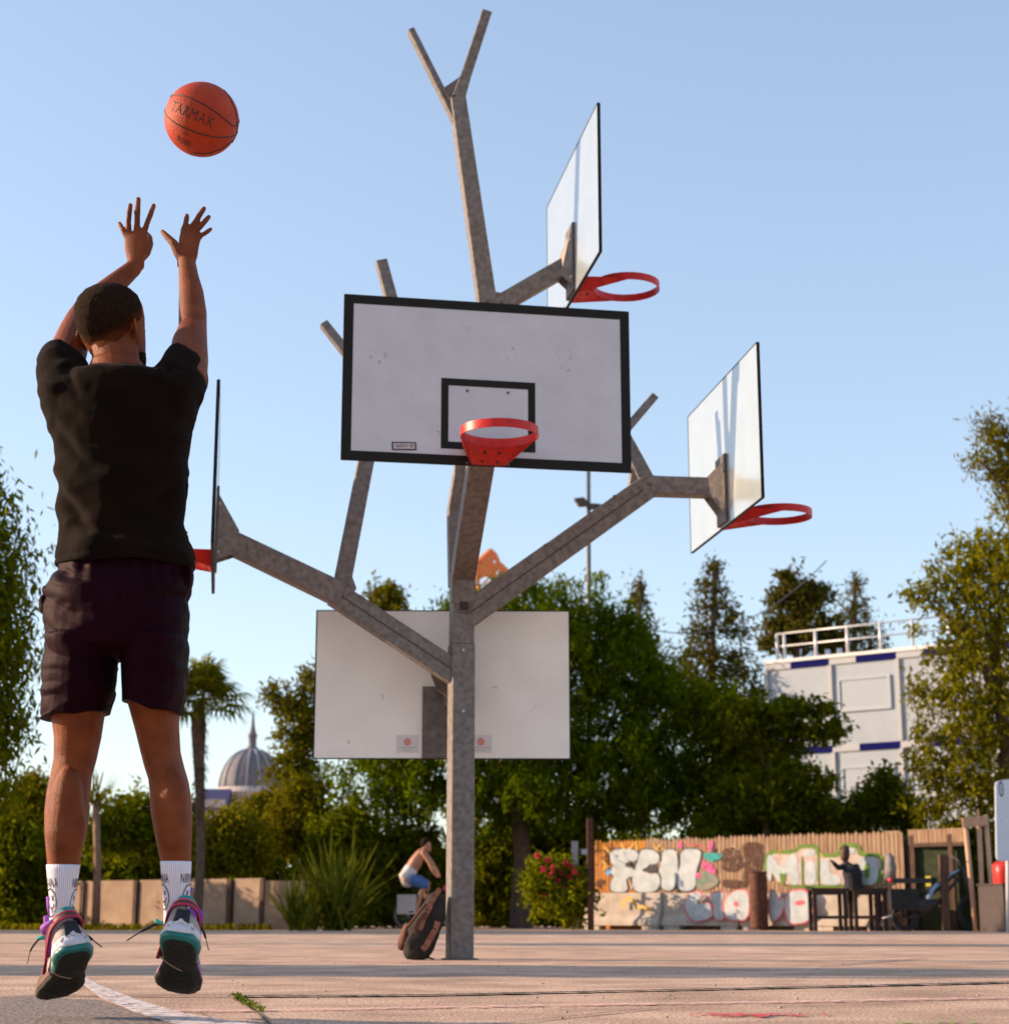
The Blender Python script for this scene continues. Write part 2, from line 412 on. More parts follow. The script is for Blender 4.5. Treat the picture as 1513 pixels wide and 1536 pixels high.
mb = MB(); mb.prism([W(947, 690, YR), W(942, 740, YR), W(962, 728, YR)], N9*.07); part(mb, 'gusset', GALV)
arm('prong', [(928, 657, YR+.05), (980, 596, YR+.08)], [13, 12], .07)
arm('prong', [(925, 642, YR+.05), (905, 590, YR+.08)], [12, 11], .07)
arm('trunk', [(686, 880, PY+.07), (684, 765, PY+.07), (738, 440, 11.82)], [26, 26, 26], .115)
arm('trunk', [(732, 470, 11.83), (686, 150, 11.58)], [28, 23], .11, bolts=[(.05, .0)])
arm('prong', [(684, 182, 11.6), (617, 48, 11.6)], [11, 10], .075)
arm('prong', [(687, 148, 11.58), (697, 118, 11.57), (729, 20, 11.5)], [20, 16, 15], .08)
mb = MB(); mb.prism([W(664, 134, 11.57), W(690, 116, 11.57), W(699, 138, 11.57), W(674, 153, 11.57)], N9*.05); part(mb, 'gusset', GALV2)
arm('branch', [(740, 462, 11.84), (862, 392, 11.80)], [25, 26], .115, bolts=[(.1, 0)])
mb = MB(); P0 = W(693, 905, PY-.02); P1 = W(694, 862, PY-.06); P2 = W(724, 676, 10.68)
for a, b in ((P0, P1), (P1, P2)): mb.beam(a, b+nrm(b-a)*.01, .135, .16, D9+V3(0, 0, 0), bev=.006)
fo = part(mb, 'branch', GALV)

def backboard(loc, thd, face, framed=False, label=None, bracket=True):
    """loc: bottom centre; board runs along thd; 'face' = which side (+1/-1 of the normal) the hoop is on"""
    c = np.array(loc, float); t = rad(thd); d = V3(math.cos(t), math.sin(t), 0); n = V3(math.sin(t), -math.cos(t), 0)*face; z = V3(0, 0, 1)
    w_, h_ = 1.8, 1.05; T = .018; m0 = c+z*h_/2
    mb = MB(); mb.box(m0, (w_-.006, T, h_-.006), (d, n, z))
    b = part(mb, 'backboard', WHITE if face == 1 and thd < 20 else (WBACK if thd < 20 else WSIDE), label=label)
    fr = MB(); e = .012 if not framed else .055; tt = T+.004
    e2 = .055
    # painted border on the playing face and dark rim round the edge
    for k in (-1, 1):
        fr.box(m0+n*(T/2+.001)+d*k*(w_/2-e2/2), (e2, .003, h_), (d, n, z))
        fr.box(m0+n*(T/2+.001)+z*k*(h_/2-e2/2), (w_-2*e2, .003, e2), (d, n, z))
        fr.box(m0-n*.0012+d*k*(w_/2+.0005), (.009, T+.0015, h_+.007), (d, n, z))
        fr.box(m0-n*.0012+z*k*(h_/2+.0005), (w_-.0085, T+.0015, .007), (d, n, z))
    fr.build('border', BLACK, b)
    tg = MB(); o_ = m0+n*(T/2+.0012); zb = c[2]+.095-m0[2]; wi, hi, e = .59, .45, .045
    for k in (-1, 1): tg.box(o_+d*k*(wi/2-e/2)+z*(zb+hi/2), (e, .003, hi), (d, n, z))
    for q in (e/2, hi-e/2): tg.box(o_+z*(zb+q), (wi-2*e, .003, e), (d, n, z))
    tg.build('target_square', BLACK, b)
    # hoop
    hz = c+z*.105+n*(T/2); R = .2286; cc = hz+n*(.15+R)
    hp = MB(); K = 120; ri, ro, hb = R-.004, R+.004, .052
    v = []; f = []
    for i in range(K):
        a = 2*math.pi*i/K; u = d*math.cos(a)+n*math.sin(a)
        v += [cc+u*ro+z*hb/2, cc+u*ro-z*hb/2, cc+u*ri-z*hb/2, cc+u*ri+z*hb/2]
    for i in range(K):
        j = (i+1) % K
        for q in range(4): f.append((4*i+q, 4*j+q, 4*j+(q+1) % 4, 4*i+(q+1) % 4))
    hp.add(v, f)
    hoop = hp.build('hoop', RED, tree, smooth=False)
    # skirt plate from the ring down to the board
    sk = MB(); M = 14; v = []; f = []
    for i in range(M+1):
        s = -1+2*i/M; a = -math.pi/2+s*rad(84); u = d*math.cos(a)+n*math.sin(a)
        p = cc+u*(ro-.001)
        v += [p+z*(-hb/2+.012), p-z*(hb/2-.004), hz+d*s*.16+z*.0+n*.004, hz+d*s*.105-z*.105+n*.004]
    for i in range(M):
        k = 4*i; l = k+4; f += [(k+1, l+1, l+3, k+3), (k, k+2, l+2, l), (k, l, l+1, k+1), (k+2, k+3, l+3, l+2)]
    f += [(0, 1, 3, 2), (4*M, 4*M+2, 4*M+3, 4*M+1)]
    sk.add(v, f); sk.build('hoop_bracket', RED, hoop)
    for sx in (-.042, .05):
        for q, (fa) in enumerate((.30, .78)):
            top = cc+n*(-R); bot = hz-z*.105
            p = (top-z*hb/2)*(1-fa)+bot*fa+d*sx; nn_ = nrm(np.cross(d, bot-top)); nn_ = nn_ if nn_@z < 0 else -nn_
            bl = MB(); bl.tube([p-nn_*.004, p+nn_*.008], .009, 8); bl.build('bolt', DARKG, hoop)
    return b, d, n, z, m0, T
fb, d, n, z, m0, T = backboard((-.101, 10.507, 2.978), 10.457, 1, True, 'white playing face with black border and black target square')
def on_board(b, m0, d, n, z, T, px, py, Yg):
    """point of the picture taken back to the board's plane"""
    r = ray(px, py); p0 = m0+n*(T/2+.003); k = ((p0-CAM)@n)/(r@n); return CAM+r*k
# sticker
def sheet(name, m, parent, c, d, z, n, w_, h_, t=.001, tilt=0.):
    d2 = d*math.cos(tilt)+z*math.sin(tilt); z2 = -d*math.sin(tilt)+z*math.cos(tilt)
    mb = MB(); mb.box(c, (w_, t, h_), (d2, n, z2)); return mb.build(name, m, parent), d2, z2
def marks(name, m, parent, c, d, z, n, wtot, h, count, seed):
    r = random.Random(seed); mb = MB(); x = -wtot/2; s = wtot/count
    for i in range(count):
        k = r.randrange(4); xx = x+s*(i+.5)
        if k != 1: mb.box(c+d*(xx-s*.25), (s*.22, .0008, h), (d, n, z))
        if k != 2: mb.box(c+d*(xx+s*.03)+z*h*.4+n*.0002, (s*.4, .0008, h*.2), (d, n, z))
        if k != 3: mb.box(c+d*(xx+s*.18), (s*.2, .0008, h*.95), (d, n, z))
        if k != 0: mb.box(c+d*(xx)-z*h*.05+n*.0002, (s*.35, .0008, h*.18), (d, n, z))
    mb.build(name, m, parent)
STK = mat('sticker_pale', (.55, .47, .48), .5); STD = mat('sticker_dark', (.055, .03, .03), .5)
p = on_board(fb, m0, d, n, z, T, 606, 669, 0)
o, d2, z2 = sheet('sticker', STD, fb, p, d, z, n, .150, .052, tilt=rad(2))
mb = MB(); mb.box(p+n*.001, (.130, .001, .034), (d2, n, z2)); mb.build('sticker_face', STK, o)
marks('sticker_letters', STD, o, p+n*.0018, d2, z2, n, .118, .022, 7, 4)
for (px, py) in ((701, 586), (762, 589)):
    p = on_board(fb, m0, d, n, z, T, px, py, 0); mb = MB(); mb.tube([p-n*.003, p+n*.003], .009, 8); mb.build('screw', GALV2, fb)
for (px, py) in ((701, 694), (762, 697)):
    p = on_board(fb, m0, d, n, z, T, px, py, 0); mb = MB(); mb.tube([p-n*.003, p+n*.005], .009, 8); mb.build('screw', GALV2, fb)

RSF = worn('board_smudge', (.40, .33, .32), .54, .85, 30)
for (px, py, l, w_) in ((560, 520, .10, .12), (612, 585, .05, .05), (880, 640, .12, .10), (840, 520, .15, .10), (700, 490, .12, .05), (560, 640, .08, .06), (760, 520, .10, .08), (650, 640, .05, .08)):
    pp_ = on_board(fb, m0, d, n, z, T, px, py, 0)-n*.0018; v_, f_ = ribbon([(0, 0), (.3*l, -.5*l), (.1*l, -l)], w_); mb = MB(); mb.add([pp_+d*a_+z*b_ for a_, b_ in v_], f_); mb.build('smudge', RSF, fb)
def bracket(b, d, n, z, m0, T, end, zt=.50, zb=.0, wid=.17, half=.13, hb=.09):
    """steel plate on the back of the board with a tapered box down to the arm's end"""
    c0 = m0-z*.525; bk = -n
    pl = MB(); pc = c0+z*(zt+zb)/2+bk*(T/2+.009); pl.box(pc, (.24, .016, zt-zb), (d, bk, z)); o = pl.build('mounting_plate', GALV2, tree)
    e = np.array(end, float); s = e-(c0+bk*(T/2+.017)); s = s-z*(s@z)
    q = c0+bk*(T/2+.017)
    for k in (-1, 1):
        g = MB(); g.prism([q+z*(zt-.05)+d*k*half*.55, q+z*(zb+.06)+d*k*half*.55, V3(e[0], e[1], 0)+z*(e[2]-hb)+d*k*half*.5, V3(e[0], e[1], 0)+z*(e[2]+hb)+d*k*half*.5], d*.012); g.build('gusset', GALV, tree)
    for zz in (zb+.10, zt-.12):
        for k in (-1, 1):
            p = c0+z*zz+d*k*.095+bk*(T/2+.017); bl = MB(); bl.tube([p, p+bk*.014], .013, 8); bl.build('bolt', BOLT, o)
# side boards: hoops on the right
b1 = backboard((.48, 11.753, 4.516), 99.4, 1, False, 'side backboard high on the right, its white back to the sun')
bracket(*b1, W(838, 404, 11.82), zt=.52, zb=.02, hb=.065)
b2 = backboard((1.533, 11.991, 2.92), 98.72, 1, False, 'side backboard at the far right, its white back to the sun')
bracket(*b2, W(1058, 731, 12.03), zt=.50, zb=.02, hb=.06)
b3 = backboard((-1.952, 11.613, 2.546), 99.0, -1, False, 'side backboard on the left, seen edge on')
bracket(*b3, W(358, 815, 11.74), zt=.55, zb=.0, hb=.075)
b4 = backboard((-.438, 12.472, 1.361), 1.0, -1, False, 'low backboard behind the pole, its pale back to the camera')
# plate, gusset and stickers of the low rear board
bb, d, n, z, m0, T = b4; bk = -n
c = W(664, 1084, 12.45); mb = MB(); mb.box(V3(c[0], 12.452, m0[2]-.525+.255), (.29, .02, .50), (d, bk, z)); part(mb, 'mounting_plate', GALV2)
mb = MB(); mb.prism([W(636, 985, 12.3), W(654, 1034, 12.3), W(690, 1060, 12.3), W(690, 990, 12.3)], V3(0, .05, 0)); part(mb, 'gusset', GALV2)
mb = MB(); mb.beam(V3(-.30, PY+.06, m0[2]-.1), V3(-.36, 12.445, m0[2]-.1), .14, .14, (0, 0, 1)); part(mb, 'branch', GALV)
RDM = mat('sticker_red', (.62, .17, .13), .5); GRM = mat('sticker_grey', (.33, .27, .26), .5)
for px in (611, 721):
    r = ray(px, 1113); p0 = m0+bk*(T/2+.001); k = ((p0-CAM)@n)/(r@n); p = CAM+r*k
    st, _, _ = sheet('sticker', mat('sticker_back', (.62, .57, .56), .5), bb, p-z*.015, d, z, n, .155, .125)
    if px == 721: pass
    a = MB(); cc = p+bk*.001
    ringv = []; ringf = []
    for i in range(28):
        th = 2*math.pi*i/28
        for rr in (.026, .014): ringv.append(cc+d*rr*math.cos(th)+z*rr*math.sin(th))
    for i in range(28): j = (i+1) % 28; ringf.append((2*i, 2*j, 2*j+1, 2*i+1))
    a.add(ringv, ringf)
    for i in range(5):
        th = 2*math.pi*i/5+.3; a.box(cc+d*.007*math.cos(th)+z*.007*math.sin(th), (.006, .0006, .013), (d, bk, z))
    a.build('round_mark', RDM, st)
    marks('sticker_letters', GRM, st, cc-z*.04, d, z, bk, .13, .010, 15, 8)
    marks('sticker_letters', GRM, st, cc-z*.058, d, z, bk, .06, .008, 8, 9)
# rust stains on the boards
def stain(parent, p0, pts, w_, m, d, z, n):
    v, f = ribbon(pts, w_); V = [p0+d*a+z*b for a, b in v]
    mb = MB(); mb.add(V, f); mb.build('stain', m, parent)
RS = worn('rust_stain', (.60, .42, .30), .50, .80, 35)
for (px, py, l, w_) in ((520, 1110, .03, .03), (572, 1040, .07, .01), (585, 1045, .02, .02), (810, 970, .12, .008), (822, 1020, .10, .008), (740, 1030, .06, .05), (800, 1060, .04, .04)):
    r = ray(px, py); p0 = m0+bk*(T/2+.0008); k = ((p0-CAM)@n)/(r@n); p = CAM+r*k
    stain(bb, p, [(0, 0), (.2*l, -.5*l), (.1*l, -l)], w_, RS, d, z, n)

# ------------------------------------------------------------------ the ball
BC = AD(302.5, 179, 5.80); BR = .1215
ball = empty('basketball', BC, 'orange basketball with dark seams and lettering flying above the raised hands', 'ball')
def ball_mat():
    m, nt, b = new_mat('ball_leather'); N = nt.nodes; Lk = nt.links
    tc = N.new('ShaderNodeTexCoord'); v = N.new('ShaderNodeTexVoronoi'); v.inputs['Scale'].default_value = 300
    Lk.new(tc.outputs['Object'], v.inputs['Vector'])
    n = N.new('ShaderNodeTexNoise'); n.inputs['Scale'].default_value = 14; n.inputs['Detail'].default_value = 6; Lk.new(tc.outputs['Object'], n.inputs['Vector'])
    r = N.new('ShaderNodeValToRGB'); r.color_ramp.elements[0].color = (.32, .026, .005, 1); r.color_ramp.elements[1].color = (.42, .044, .008, 1)
    r.color_ramp.elements[0].position = .3; r.color_ramp.elements[1].position = .7
    Lk.new(n.outputs['Fac'], r.inputs[0]); Lk.new(r.outputs[0], b.inputs['Base Color'])
    b.inputs['Roughness'].default_value = .55; b.inputs['Specular IOR Level'].default_value = .25
    bp = N.new('ShaderNodeBump'); bp.inputs['Strength'].default_value = .5; bp.inputs['Distance'].default_value = .0025
    Lk.new(v.outputs['Distance'], bp.inputs['Height']); Lk.new(bp.outputs[0], b.inputs['Normal'])
    return m
mb = MB(); mb.ball(BC, BR, 64); mb.build('shell', ball_mat(), ball, smooth=True)
vw = nrm(CAM-BC); bu = nrm(np.cross(UP, vw)*1.0); bu = bu if bu[0] > 0 else -bu; bv = np.cross(vw, bu); bv = bv if bv[2] > 0 else -bv
def bs(px, py, k=1.0):
    x = (px-302.5)/56.3; y = (179-py)/56.3; r = math.hypot(x, y)
    if r > .995: x *= .995/r; y *= .995/r; r = .995
    return BC+(bu*x+bv*y+vw*math.sqrt(1-r*r))*BR*k
BZ = lambda X, Y: (235+X/11.2, 115+Y/11.2)
def arcs(pts, close=None):
    P = [nrm(bs(*BZ(*p))-BC) for p in pts]
    out = []
    for a, b in zip(P[:-1], P[1:]):
        for i in range(6): out.append(nrm(a*(1-i/6)+b*(i/6)))
    out.append(P[-1])
    # smooth
    for _ in range(6): out = [out[0]]+[nrm(out[i-1]+2*out[i]+out[i+1]) for i in range(1, len(out)-1)]+[out[-1]]
    return out
SM = mat('ball_seam', (.018, .010, .008), .6)
seams = MB()
curves = [arcs([(215, 350), (330, 325), (480, 345), (700, 425), (880, 520), (1060, 640), (1230, 780), (1310, 815), (1350, 775)]),
          arcs([(190, 690), (320, 790), (560, 895), (800, 965), (1050, 1000), (1230, 980), (1340, 940)]),
          arcs([(1130, 215), (1250, 400), (1330, 600), (1350, 780), (1340, 940), (1270, 1090)]),
          arcs([(600, 1270), (850, 1270), (1050, 1200), (1200, 1110), (1280, 1040)])]
back = nrm(-vw*.9+bu*.2)
for c in curves[:2]:   # continue round the unseen side
    a, e = c[-1], c[0]; mid = nrm(back+bv*.3); L1 = [nrm(a*(1-i/14)+mid*(i/14)) for i in range(15)]; L2 = [nrm(mid*(1-i/14)+e*(i/14)) for i in range(15)]
    c += L1[1:]+L2[1:]
for c in curves: seams.tube([BC+q*(BR+.0002) for q in c], .0021, 6)
seams.build('seam', SM, ball, smooth=True)
def ball_text(s, p0, p1, h, name, m, sq=1., spacing=1.):
    """lettering bent on to the sphere from picture point p0 to p1"""
    v, f = text2d(s, 1., .0, spacing); wd = v[:, 0].max()-v[:, 0].min(); ht = v[:, 1].max()-v[:, 1].min()
    a = nrm(bs(*BZ(*p0))-BC); b = nrm(bs(*BZ(*p1))-BC)
    ax = nrm(np.cross(a, b)); ang = math.acos(max(-1, min(1, a@b))); mid = nrm(a+b); t = np.cross(ax, mid)
    ax = ax if ax@bv > 0 else -ax
    V = []
    for x, y, _ in v:
        al = x/wd*ang; q = mid*math.cos(al)+t*math.sin(al)*(1 if t@bu > 0 else -1)
        be = y/ht*h; V.append(BC+(q*math.cos(be)+ax*math.sin(be))*(BR+.0007))
    mb = MB(); mb.add(V, f); mb.build(name, m, ball)
ball_text('TARMAK', (265, 500), (960, 770), .27, 'lettering', mat('ball_print', (.05, .010, .004), .7))
ball_text('R500', (350, 1030), (570, 1130), .21, 'lettering', mat('ball_print_dark', (.03, .012, .008), .6))
ball_text('SIZE 7', (430, 945), (545, 985), .06, 'lettering', MATS['ball_print_dark'])

# ------------------------------------------------------------------ the player
PYY = 4.9
player = empty('person', (*W(180, 1400, PYY)[:2], 0.0), 'man in black t-shirt and shorts jumping with both arms raised, seen from behind', 'person')
SKIN = mat('skin', (.125, .026, .0045), .5, col2=(.22, .052, .012), scale=16, detail=9, bump=.4, bscale=260, ramp=(.3, .7), spec=.2)
def PP(px, py, dY=0.): return W(px, py, PYY+dY)
def ring(xl, xr, y, dY, ry, y2=None):
    """horizontal-ish ring from its left and right picture points"""
    a = PP(xl, y, dY); b = PP(xr, y if y2 is None else y2, dY)
    return ((a+b)/2, (b-a)/2, V3(0, ry, 0))
def limb(mb, pts, n=18):
    """pts: (px,py,dY,r) round limb in world metres"""
    P = [PP(p[0], p[1], p[2]) for p in pts]; mb.tube(P, [p[3] for p in pts], n)
body = MB()
# torso under the clothes
body.loft([ring(138, 211, 540, .0, .062), ring(132, 220, 556, .0, .075), ring(85, 282, 575, .0, .095), ring(84, 282, 650, 0, .10), ring(94, 268, 730, 0, .10), ring(96, 266, 820, 0, .11), ring(84, 272, 900, 0, .13), ring(82, 272, 960, 0, .12), ring(100, 250, 985, 0, .08)], 24)
# neck
body.loft([ring(134, 214, 556, .01, .07), ring(138, 209, 540, .015, .062), ring(138, 207, 520, .025, .062), ring(140, 203, 500, .04, .06)], 20)
# legs
LL = [(80, 170, 985, .0, .10), (76, 166, 1040, .01, .095), (78, 155.5, 1076, .02, .086), (82, 151, 1107, .03, .078), (81.5, 144.5, 1138, .04, .070), (76, 137.5, 1164, .035, .066), (70.5, 134, 1190, .02, .068), (67.5, 133, 1221, .0, .070), (67.5, 129.5, 1250, -.01, .064), (69.5, 122.5, 1275, -.01, .053), (71.5, 120, 1298, -.005, .046), (77, 112, 1325, .0, .036), (80, 106, 1350, .012, .032), (80, 104, 1375, .03, .032), (78, 102, 1400, .045, .030)]
body.loft([ring(a, b, y, d, r) for a, b, y, d, r in LL], 22)
RL = [(186, 272, 985, .0, .10), (188, 270, 1040, .01, .095), (195, 268, 1066, .02, .086), (203, 268.5, 1095, .03, .078), (211, 270.5, 1128, .04, .071), (216.5, 276, 1150, .035, .067), (223, 282, 1170, .02, .067), (225, 286, 1192, .0, .070), (226, 287.5, 1215, -.01, .069), (231, 287.5, 1244, -.01, .060), (236, 287, 1270, -.005, .051), (241, 286.5, 1293, .0, .045), (246, 282, 1325, .01, .035), (250, 280, 1350, .02, .031), (252, 279, 1370, .03, .031), (252, 278, 1390, .04, .030)]
body.loft([ring(a, b, y, d, r) for a, b, y, d, r in RL], 22)
for q in ((100, 1205, -.035, .045), (108, 1240, -.035, .038), (258, 1205, -.035, .045), (262, 1240, -.035, .036)):
    body.ball(PP(q[0], q[1], q[2]), (q[3]*1.0, q[3]*.9, q[3]*2.2), 14)
# arms
limb(body, [(92, 572, .02, .062), (98, 540, .09, .058), (112, 500, .17, .050), (120, 480, .22, .044), (136, 458, .25, .043), (163, 434, .29, .037), (185, 415, .325, .031), (200, 402, .34, .027), (204, 394, .345, .026)])
limb(body, [(278, 574, .02, .062), (283, 540, .09, .058), (284.5, 514, .15, .053), (289, 492, .20, .043), (289, 470, .225, .043), (287, 440, .26, .038), (283, 415, .30, .031), (281, 397, .325, .0275), (280, 390, .33, .027)])
# hands
def hand(mb, wrist, wr_w, kn_l, kn_r, dY, fingers, thumb, th=.0135):
    a = PP(*wrist, dY); k0 = PP(*kn_l, dY+.02); k1 = PP(*kn_r, dY+.02); U0 = nrm(k1-k0)
    mid = (k0+k1)/2; n = nrm(np.cross(U0, mid-a)); m1 = a*.55+mid*.45
    wk = np.linalg.norm(k1-k0)/2
    mb.loft([(a-(mid-a)*.25, U0*wr_w, n*.019), (a, U0*wr_w*1.02, n*.018), (a*.75+mid*.25, U0*(wr_w*.55+wk*.5), n*.0165), (m1, U0*wk*1.0, n*.016), (a*.2+mid*.8, U0*wk*1.04, n*.0145), (mid+(mid-a)*.06, U0*wk*.93, n*.0115)], 18)
    for f in fingers:
        P = [PP(x, y, d) for x, y, d in f[0]]; R_ = f[1]*1.08
        root = P[0]*.62+a*.38
        mb.tube([root]+P, [R_*.9]+[R_*1.06, R_*.96, R_*.96, R_*.84][:len(P)], 12)
        mb.ball(P[-1], R_*.84, 10); mb.ball(P[1], R_*1.02, 10)
    P = [PP(x, y, d) for x, y, d in thumb[0]]; mb.tube(P, thumb[1], 12); mb.ball(P[-1], thumb[1][-1], 10)
hl = .345
hand(body, (204, 392), .0265, (187, 353), (222, 350), hl,
     [([(188, 352, hl+.02), (184, 344, hl+.02), (181.5, 339, hl+.03), (179, 334.5, hl+.04)], .0078),
      ([(193, 347, hl+.02), (192.6, 333, hl+.015), (193.6, 320, hl+.01), (195.6, 307, hl+.02)], .0088),
      ([(205.5, 344, hl+.02), (206, 328, hl+.012), (206.5, 313, hl+.01), (207.4, 298, hl+.02)], .0093),
      ([(217, 346, hl+.02), (221, 333, hl+.015), (226, 321, hl+.015), (230.5, 308, hl+.03)], .0088)],
     ([(208, 388, hl+.01), (219, 378, hl+.02), (224.5, 366, hl+.035), (224, 356, hl+.055), (219, 350, hl+.07)], [.019, .016, .0125, .0105, .009]))
hr = .33
hand(body, (280, 391), .029, (270, 347), (301, 352), hr,
     [([(275, 345, hr+.02), (278.5, 336, hr+.02), (279.5, 329, hr+.035), (280.3, 323, hr+.05)], .0090),
      ([(286, 342, hr+.02), (293.5, 332, hr+.015), (299.5, 322, hr+.015), (306, 312.5, hr+.025)], .0090),
      ([(295, 345, hr+.02), (302, 338, hr+.015), (308, 331, hr+.015), (313.2, 325, hr+.025)], .0087),
      ([(301, 353, hr+.02), (307, 350, hr+.02), (312, 346.5, hr+.02), (316.3, 343.2, hr+.03)], .0074)],
     ([(276, 390, hr), (267, 376, hr-.005), (260, 364, hr-.01), (250, 354, hr+.0), (243.5, 347, hr+.01)], [.020, .018, .0135, .0105, .0080]))
# head
HS = 1.17; yaw = rad(27); pt = rad(14)
hf = V3(math.sin(yaw)*math.cos(pt), math.cos(yaw)*math.cos(pt), math.sin(pt)); hr_ = nrm(np.cross(hf, V3(.05, 0, 1))); hu = np.cross(hr_, hf)
HC = PP(167, 481, .05)
def hd(x, y, z): return HC + (hr_*x + hf*y + hu*(z-.142))*HS
head = MB()
prof = [(.002, .026, .086, .030), (.015, .042, .096, -.006), (.035, .052, .098, -.035), (.06, .060, .099, -.062), (.09, .068, .098, -.084), (.12, .073, .096, -.098), (.15, .0765, .096, -.104), (.18, .075, .090, -.100), (.203, .067, .074, -.086), (.221, .051, .048, -.063), (.232, .029, .018, -.036), (.2355, .006, -.006, -.014)]
head.loft([(hd(0, (f+b)/2, z), hr_*w_*HS, hf*(f-b)/2*HS) for z, w_, f, b in prof], 28)
head.loft([(hd(0, .088, .125), hr_*.010*HS, hf*.010*HS), (hd(0, .096, .10), hr_*.012*HS, hf*.012*HS), (hd(0, .099, .085), hr_*.016*HS, hf*.013*HS), (hd(0, .093, .074), hr_*.015*HS, hf*.010*HS)], 12)
head.ball(hd(0, .094, .050), (.026*HS, .010*HS, .007*HS), 12, (hr_, hf, hu)); head.ball(hd(0, .093, .041), (.022*HS, .010*HS, .007*HS), 12, (hr_, hf, hu))
for k in (-1, 1):
    head.ball(hd(.024*k, .080, .133), (.018*HS, .015*HS, .008*HS), 12, (hr_, hf, hu))
    head.ball(hd(.029*k, .076, .115), (.014*HS,)*3, 12)
    # ears: outer rim and shell
    eb = hd(.0755*k, -.005, .112); od = nrm(hr_*k*.75-hf*.66); up_ = nrm(hu-hf*.12)
    pts = [eb+(-hf*.004*math.cos(0))*0+hf*(.012-.0)*HS*0 for _ in range(1)]
    rim = []
    for i in range(12):
        a = rad(-105+i*27); rim.append(eb + (od*(.011+.010*math.cos(a)) + up_*(.031*math.sin(a)*(1 if a > 0 else .9)) - hf*.004*math.cos(a))*HS)
    head.tube(rim, [.0035]+[.0045]*10+[.0035], 8)
    head.ball(eb+od*.010*HS, (.011*HS, .0035*HS, .026*HS), 12, (od, nrm(np.cross(od, up_)), up_))
    head.ball(eb+od*.010*HS-up_*.028*HS, (.008*HS, .005*HS, .009*HS), 10, (od, nrm(np.cross(od, up_)), up_))
for v_, f_ in ((head.v, head.f),): body.add(v_, f_)
bv_, bn_, bf_ = remesh(body, .0042, 4, .5)
link_mesh('body', bv_, bf_, SKIN, player, True, fixn=False)
# hair: the scalp pushed out, fading at the hairline
rel = (bv_-HC)/HS; hx = rel@hr_; hy = rel@hf; hz = rel@hu+.142
line = np.where(hy > .0, .135+.75*np.clip(hy, 0, .08), .135-(-np.clip(hy, -.1, 0))*.62)   # nape low, temple high
line = line+.0035*np.sin(hx*160)
mask = np.clip((hz-line+.012)/.050, 0, 1)*(hy < .075)*(hz > .03)*(hz < .3)*(np.abs(hx) < .09)
mask *= np.clip((.074-.042*np.clip(np.abs(hx)/.075, 0, 1)**2*(hz < .20)-hy)/.012, 0, 1)
earm = np.exp(-(((hy+.005)/.016)**2+((hz-.118)/.026)**2))*(np.abs(hx) > .06); mask *= (1-np.clip(earm*1.6, 0, 1))
keep = [f for f in bf_ if min(mask[i] for i in f) > .02]
ids = sorted({i for f in keep for i in f}); mp = {a: i for i, a in enumerate(ids)}
hvv = np.array([bv_[i]+bn_[i]*(.0005+.0020*mask[i]+.0012*mask[i]*mnoise.noise(Vector(tuple(bv_[i]*170)))) for i in ids])
HAIR = mat('short_hair', (.006, .0035, .002), .9, col2=(.060, .026, .009), scale=420, detail=3, bump=1., bscale=520, ramp=(.45, .62), spec=.1)
HAIRF = HAIR.copy(); HAIRF.name = 'short_hair_fade'; hn = HAIRF.node_tree; hb = hn.nodes['Principled BSDF']
at = hn.nodes.new('ShaderNodeAttribute'); at.attribute_name = 'fade'
n9 = hn.nodes.new('ShaderNodeTexNoise'); n9.inputs['Scale'].default_value = 330; n9.inputs['Detail'].default_value = 2
hn.links.new(hn.nodes['Texture Coordinate'].outputs['Object'], n9.inputs['Vector'])
ad = hn.nodes.new('ShaderNodeMath'); ad.operation = 'ADD'; hn.links.new(at.outputs['Fac'], ad.inputs[0]); hn.links.new(n9.outputs['Fac'], ad.inputs[1])
rm = hn.nodes.new('ShaderNodeMapRange'); rm.inputs['From Min'].default_value = .62; rm.inputs['From Max'].default_value = 1.15; hn.links.new(ad.outputs[0], rm.inputs['Value'])
mxh = hn.nodes.new('ShaderNodeMix'); mxh.data_type = 'RGBA'; mxh.inputs[6].default_value = (.13, .027, .005, 1)
old = hb.inputs['Base Color'].links[0].from_socket; hn.links.new(rm.outputs[0], mxh.inputs[0]); hn.links.new(old, mxh.inputs[7]); hn.links.new(mxh.outputs[2], hb.inputs['Base Color'])
ho = link_mesh('hair', hvv, [tuple(mp[i] for i in f) for f in keep], HAIRF, player, True, fixn=False)
fa = ho.data.attributes.new('fade', 'FLOAT', 'POINT'); fa.data.foreach_set('value', np.array([mask[i] for i in ids], np.float32))
# stubble beard along the jaw
by = (hz < .062)*(hz > -.03)*(hy > .02)*(hy < .115)*np.clip((.062-hz)/.02, 0, 1)*(np.abs(hx) < .075)
by = by*(~((np.abs(hx) < .02)*(hz > .035)))
keep = [f for f in bf_ if min(by[i] for i in f) > .02]
ids = sorted({i for f in keep for i in f}); mp = {a: i for i, a in enumerate(ids)}
bvv = np.array([bv_[i]+bn_[i]*(.0004+.0025*by[i]*(.8+.5*mnoise.noise(Vector(tuple(bv_[i]*190))))) for i in ids])
if len(ids): link_mesh('beard', bvv, [tuple(mp[i] for i in f) for f in keep], HAIR, player, True, fixn=False)
eye = MB(); 
for k in (-1, 1):
    e_ = MB(); e_.ball(hd(.029*k, .0795, .117), .0115*HS, 14); eo = e_.build('eye', mat('eye_white', (.7, .66, .6), .2), player, smooth=True)
    e_ = MB(); e_.ball(hd(.029*k, .0882, .118), .0045*HS, 10); e_.build('iris', mat('iris', (.02, .01, .006), .2), eo, smooth=True)

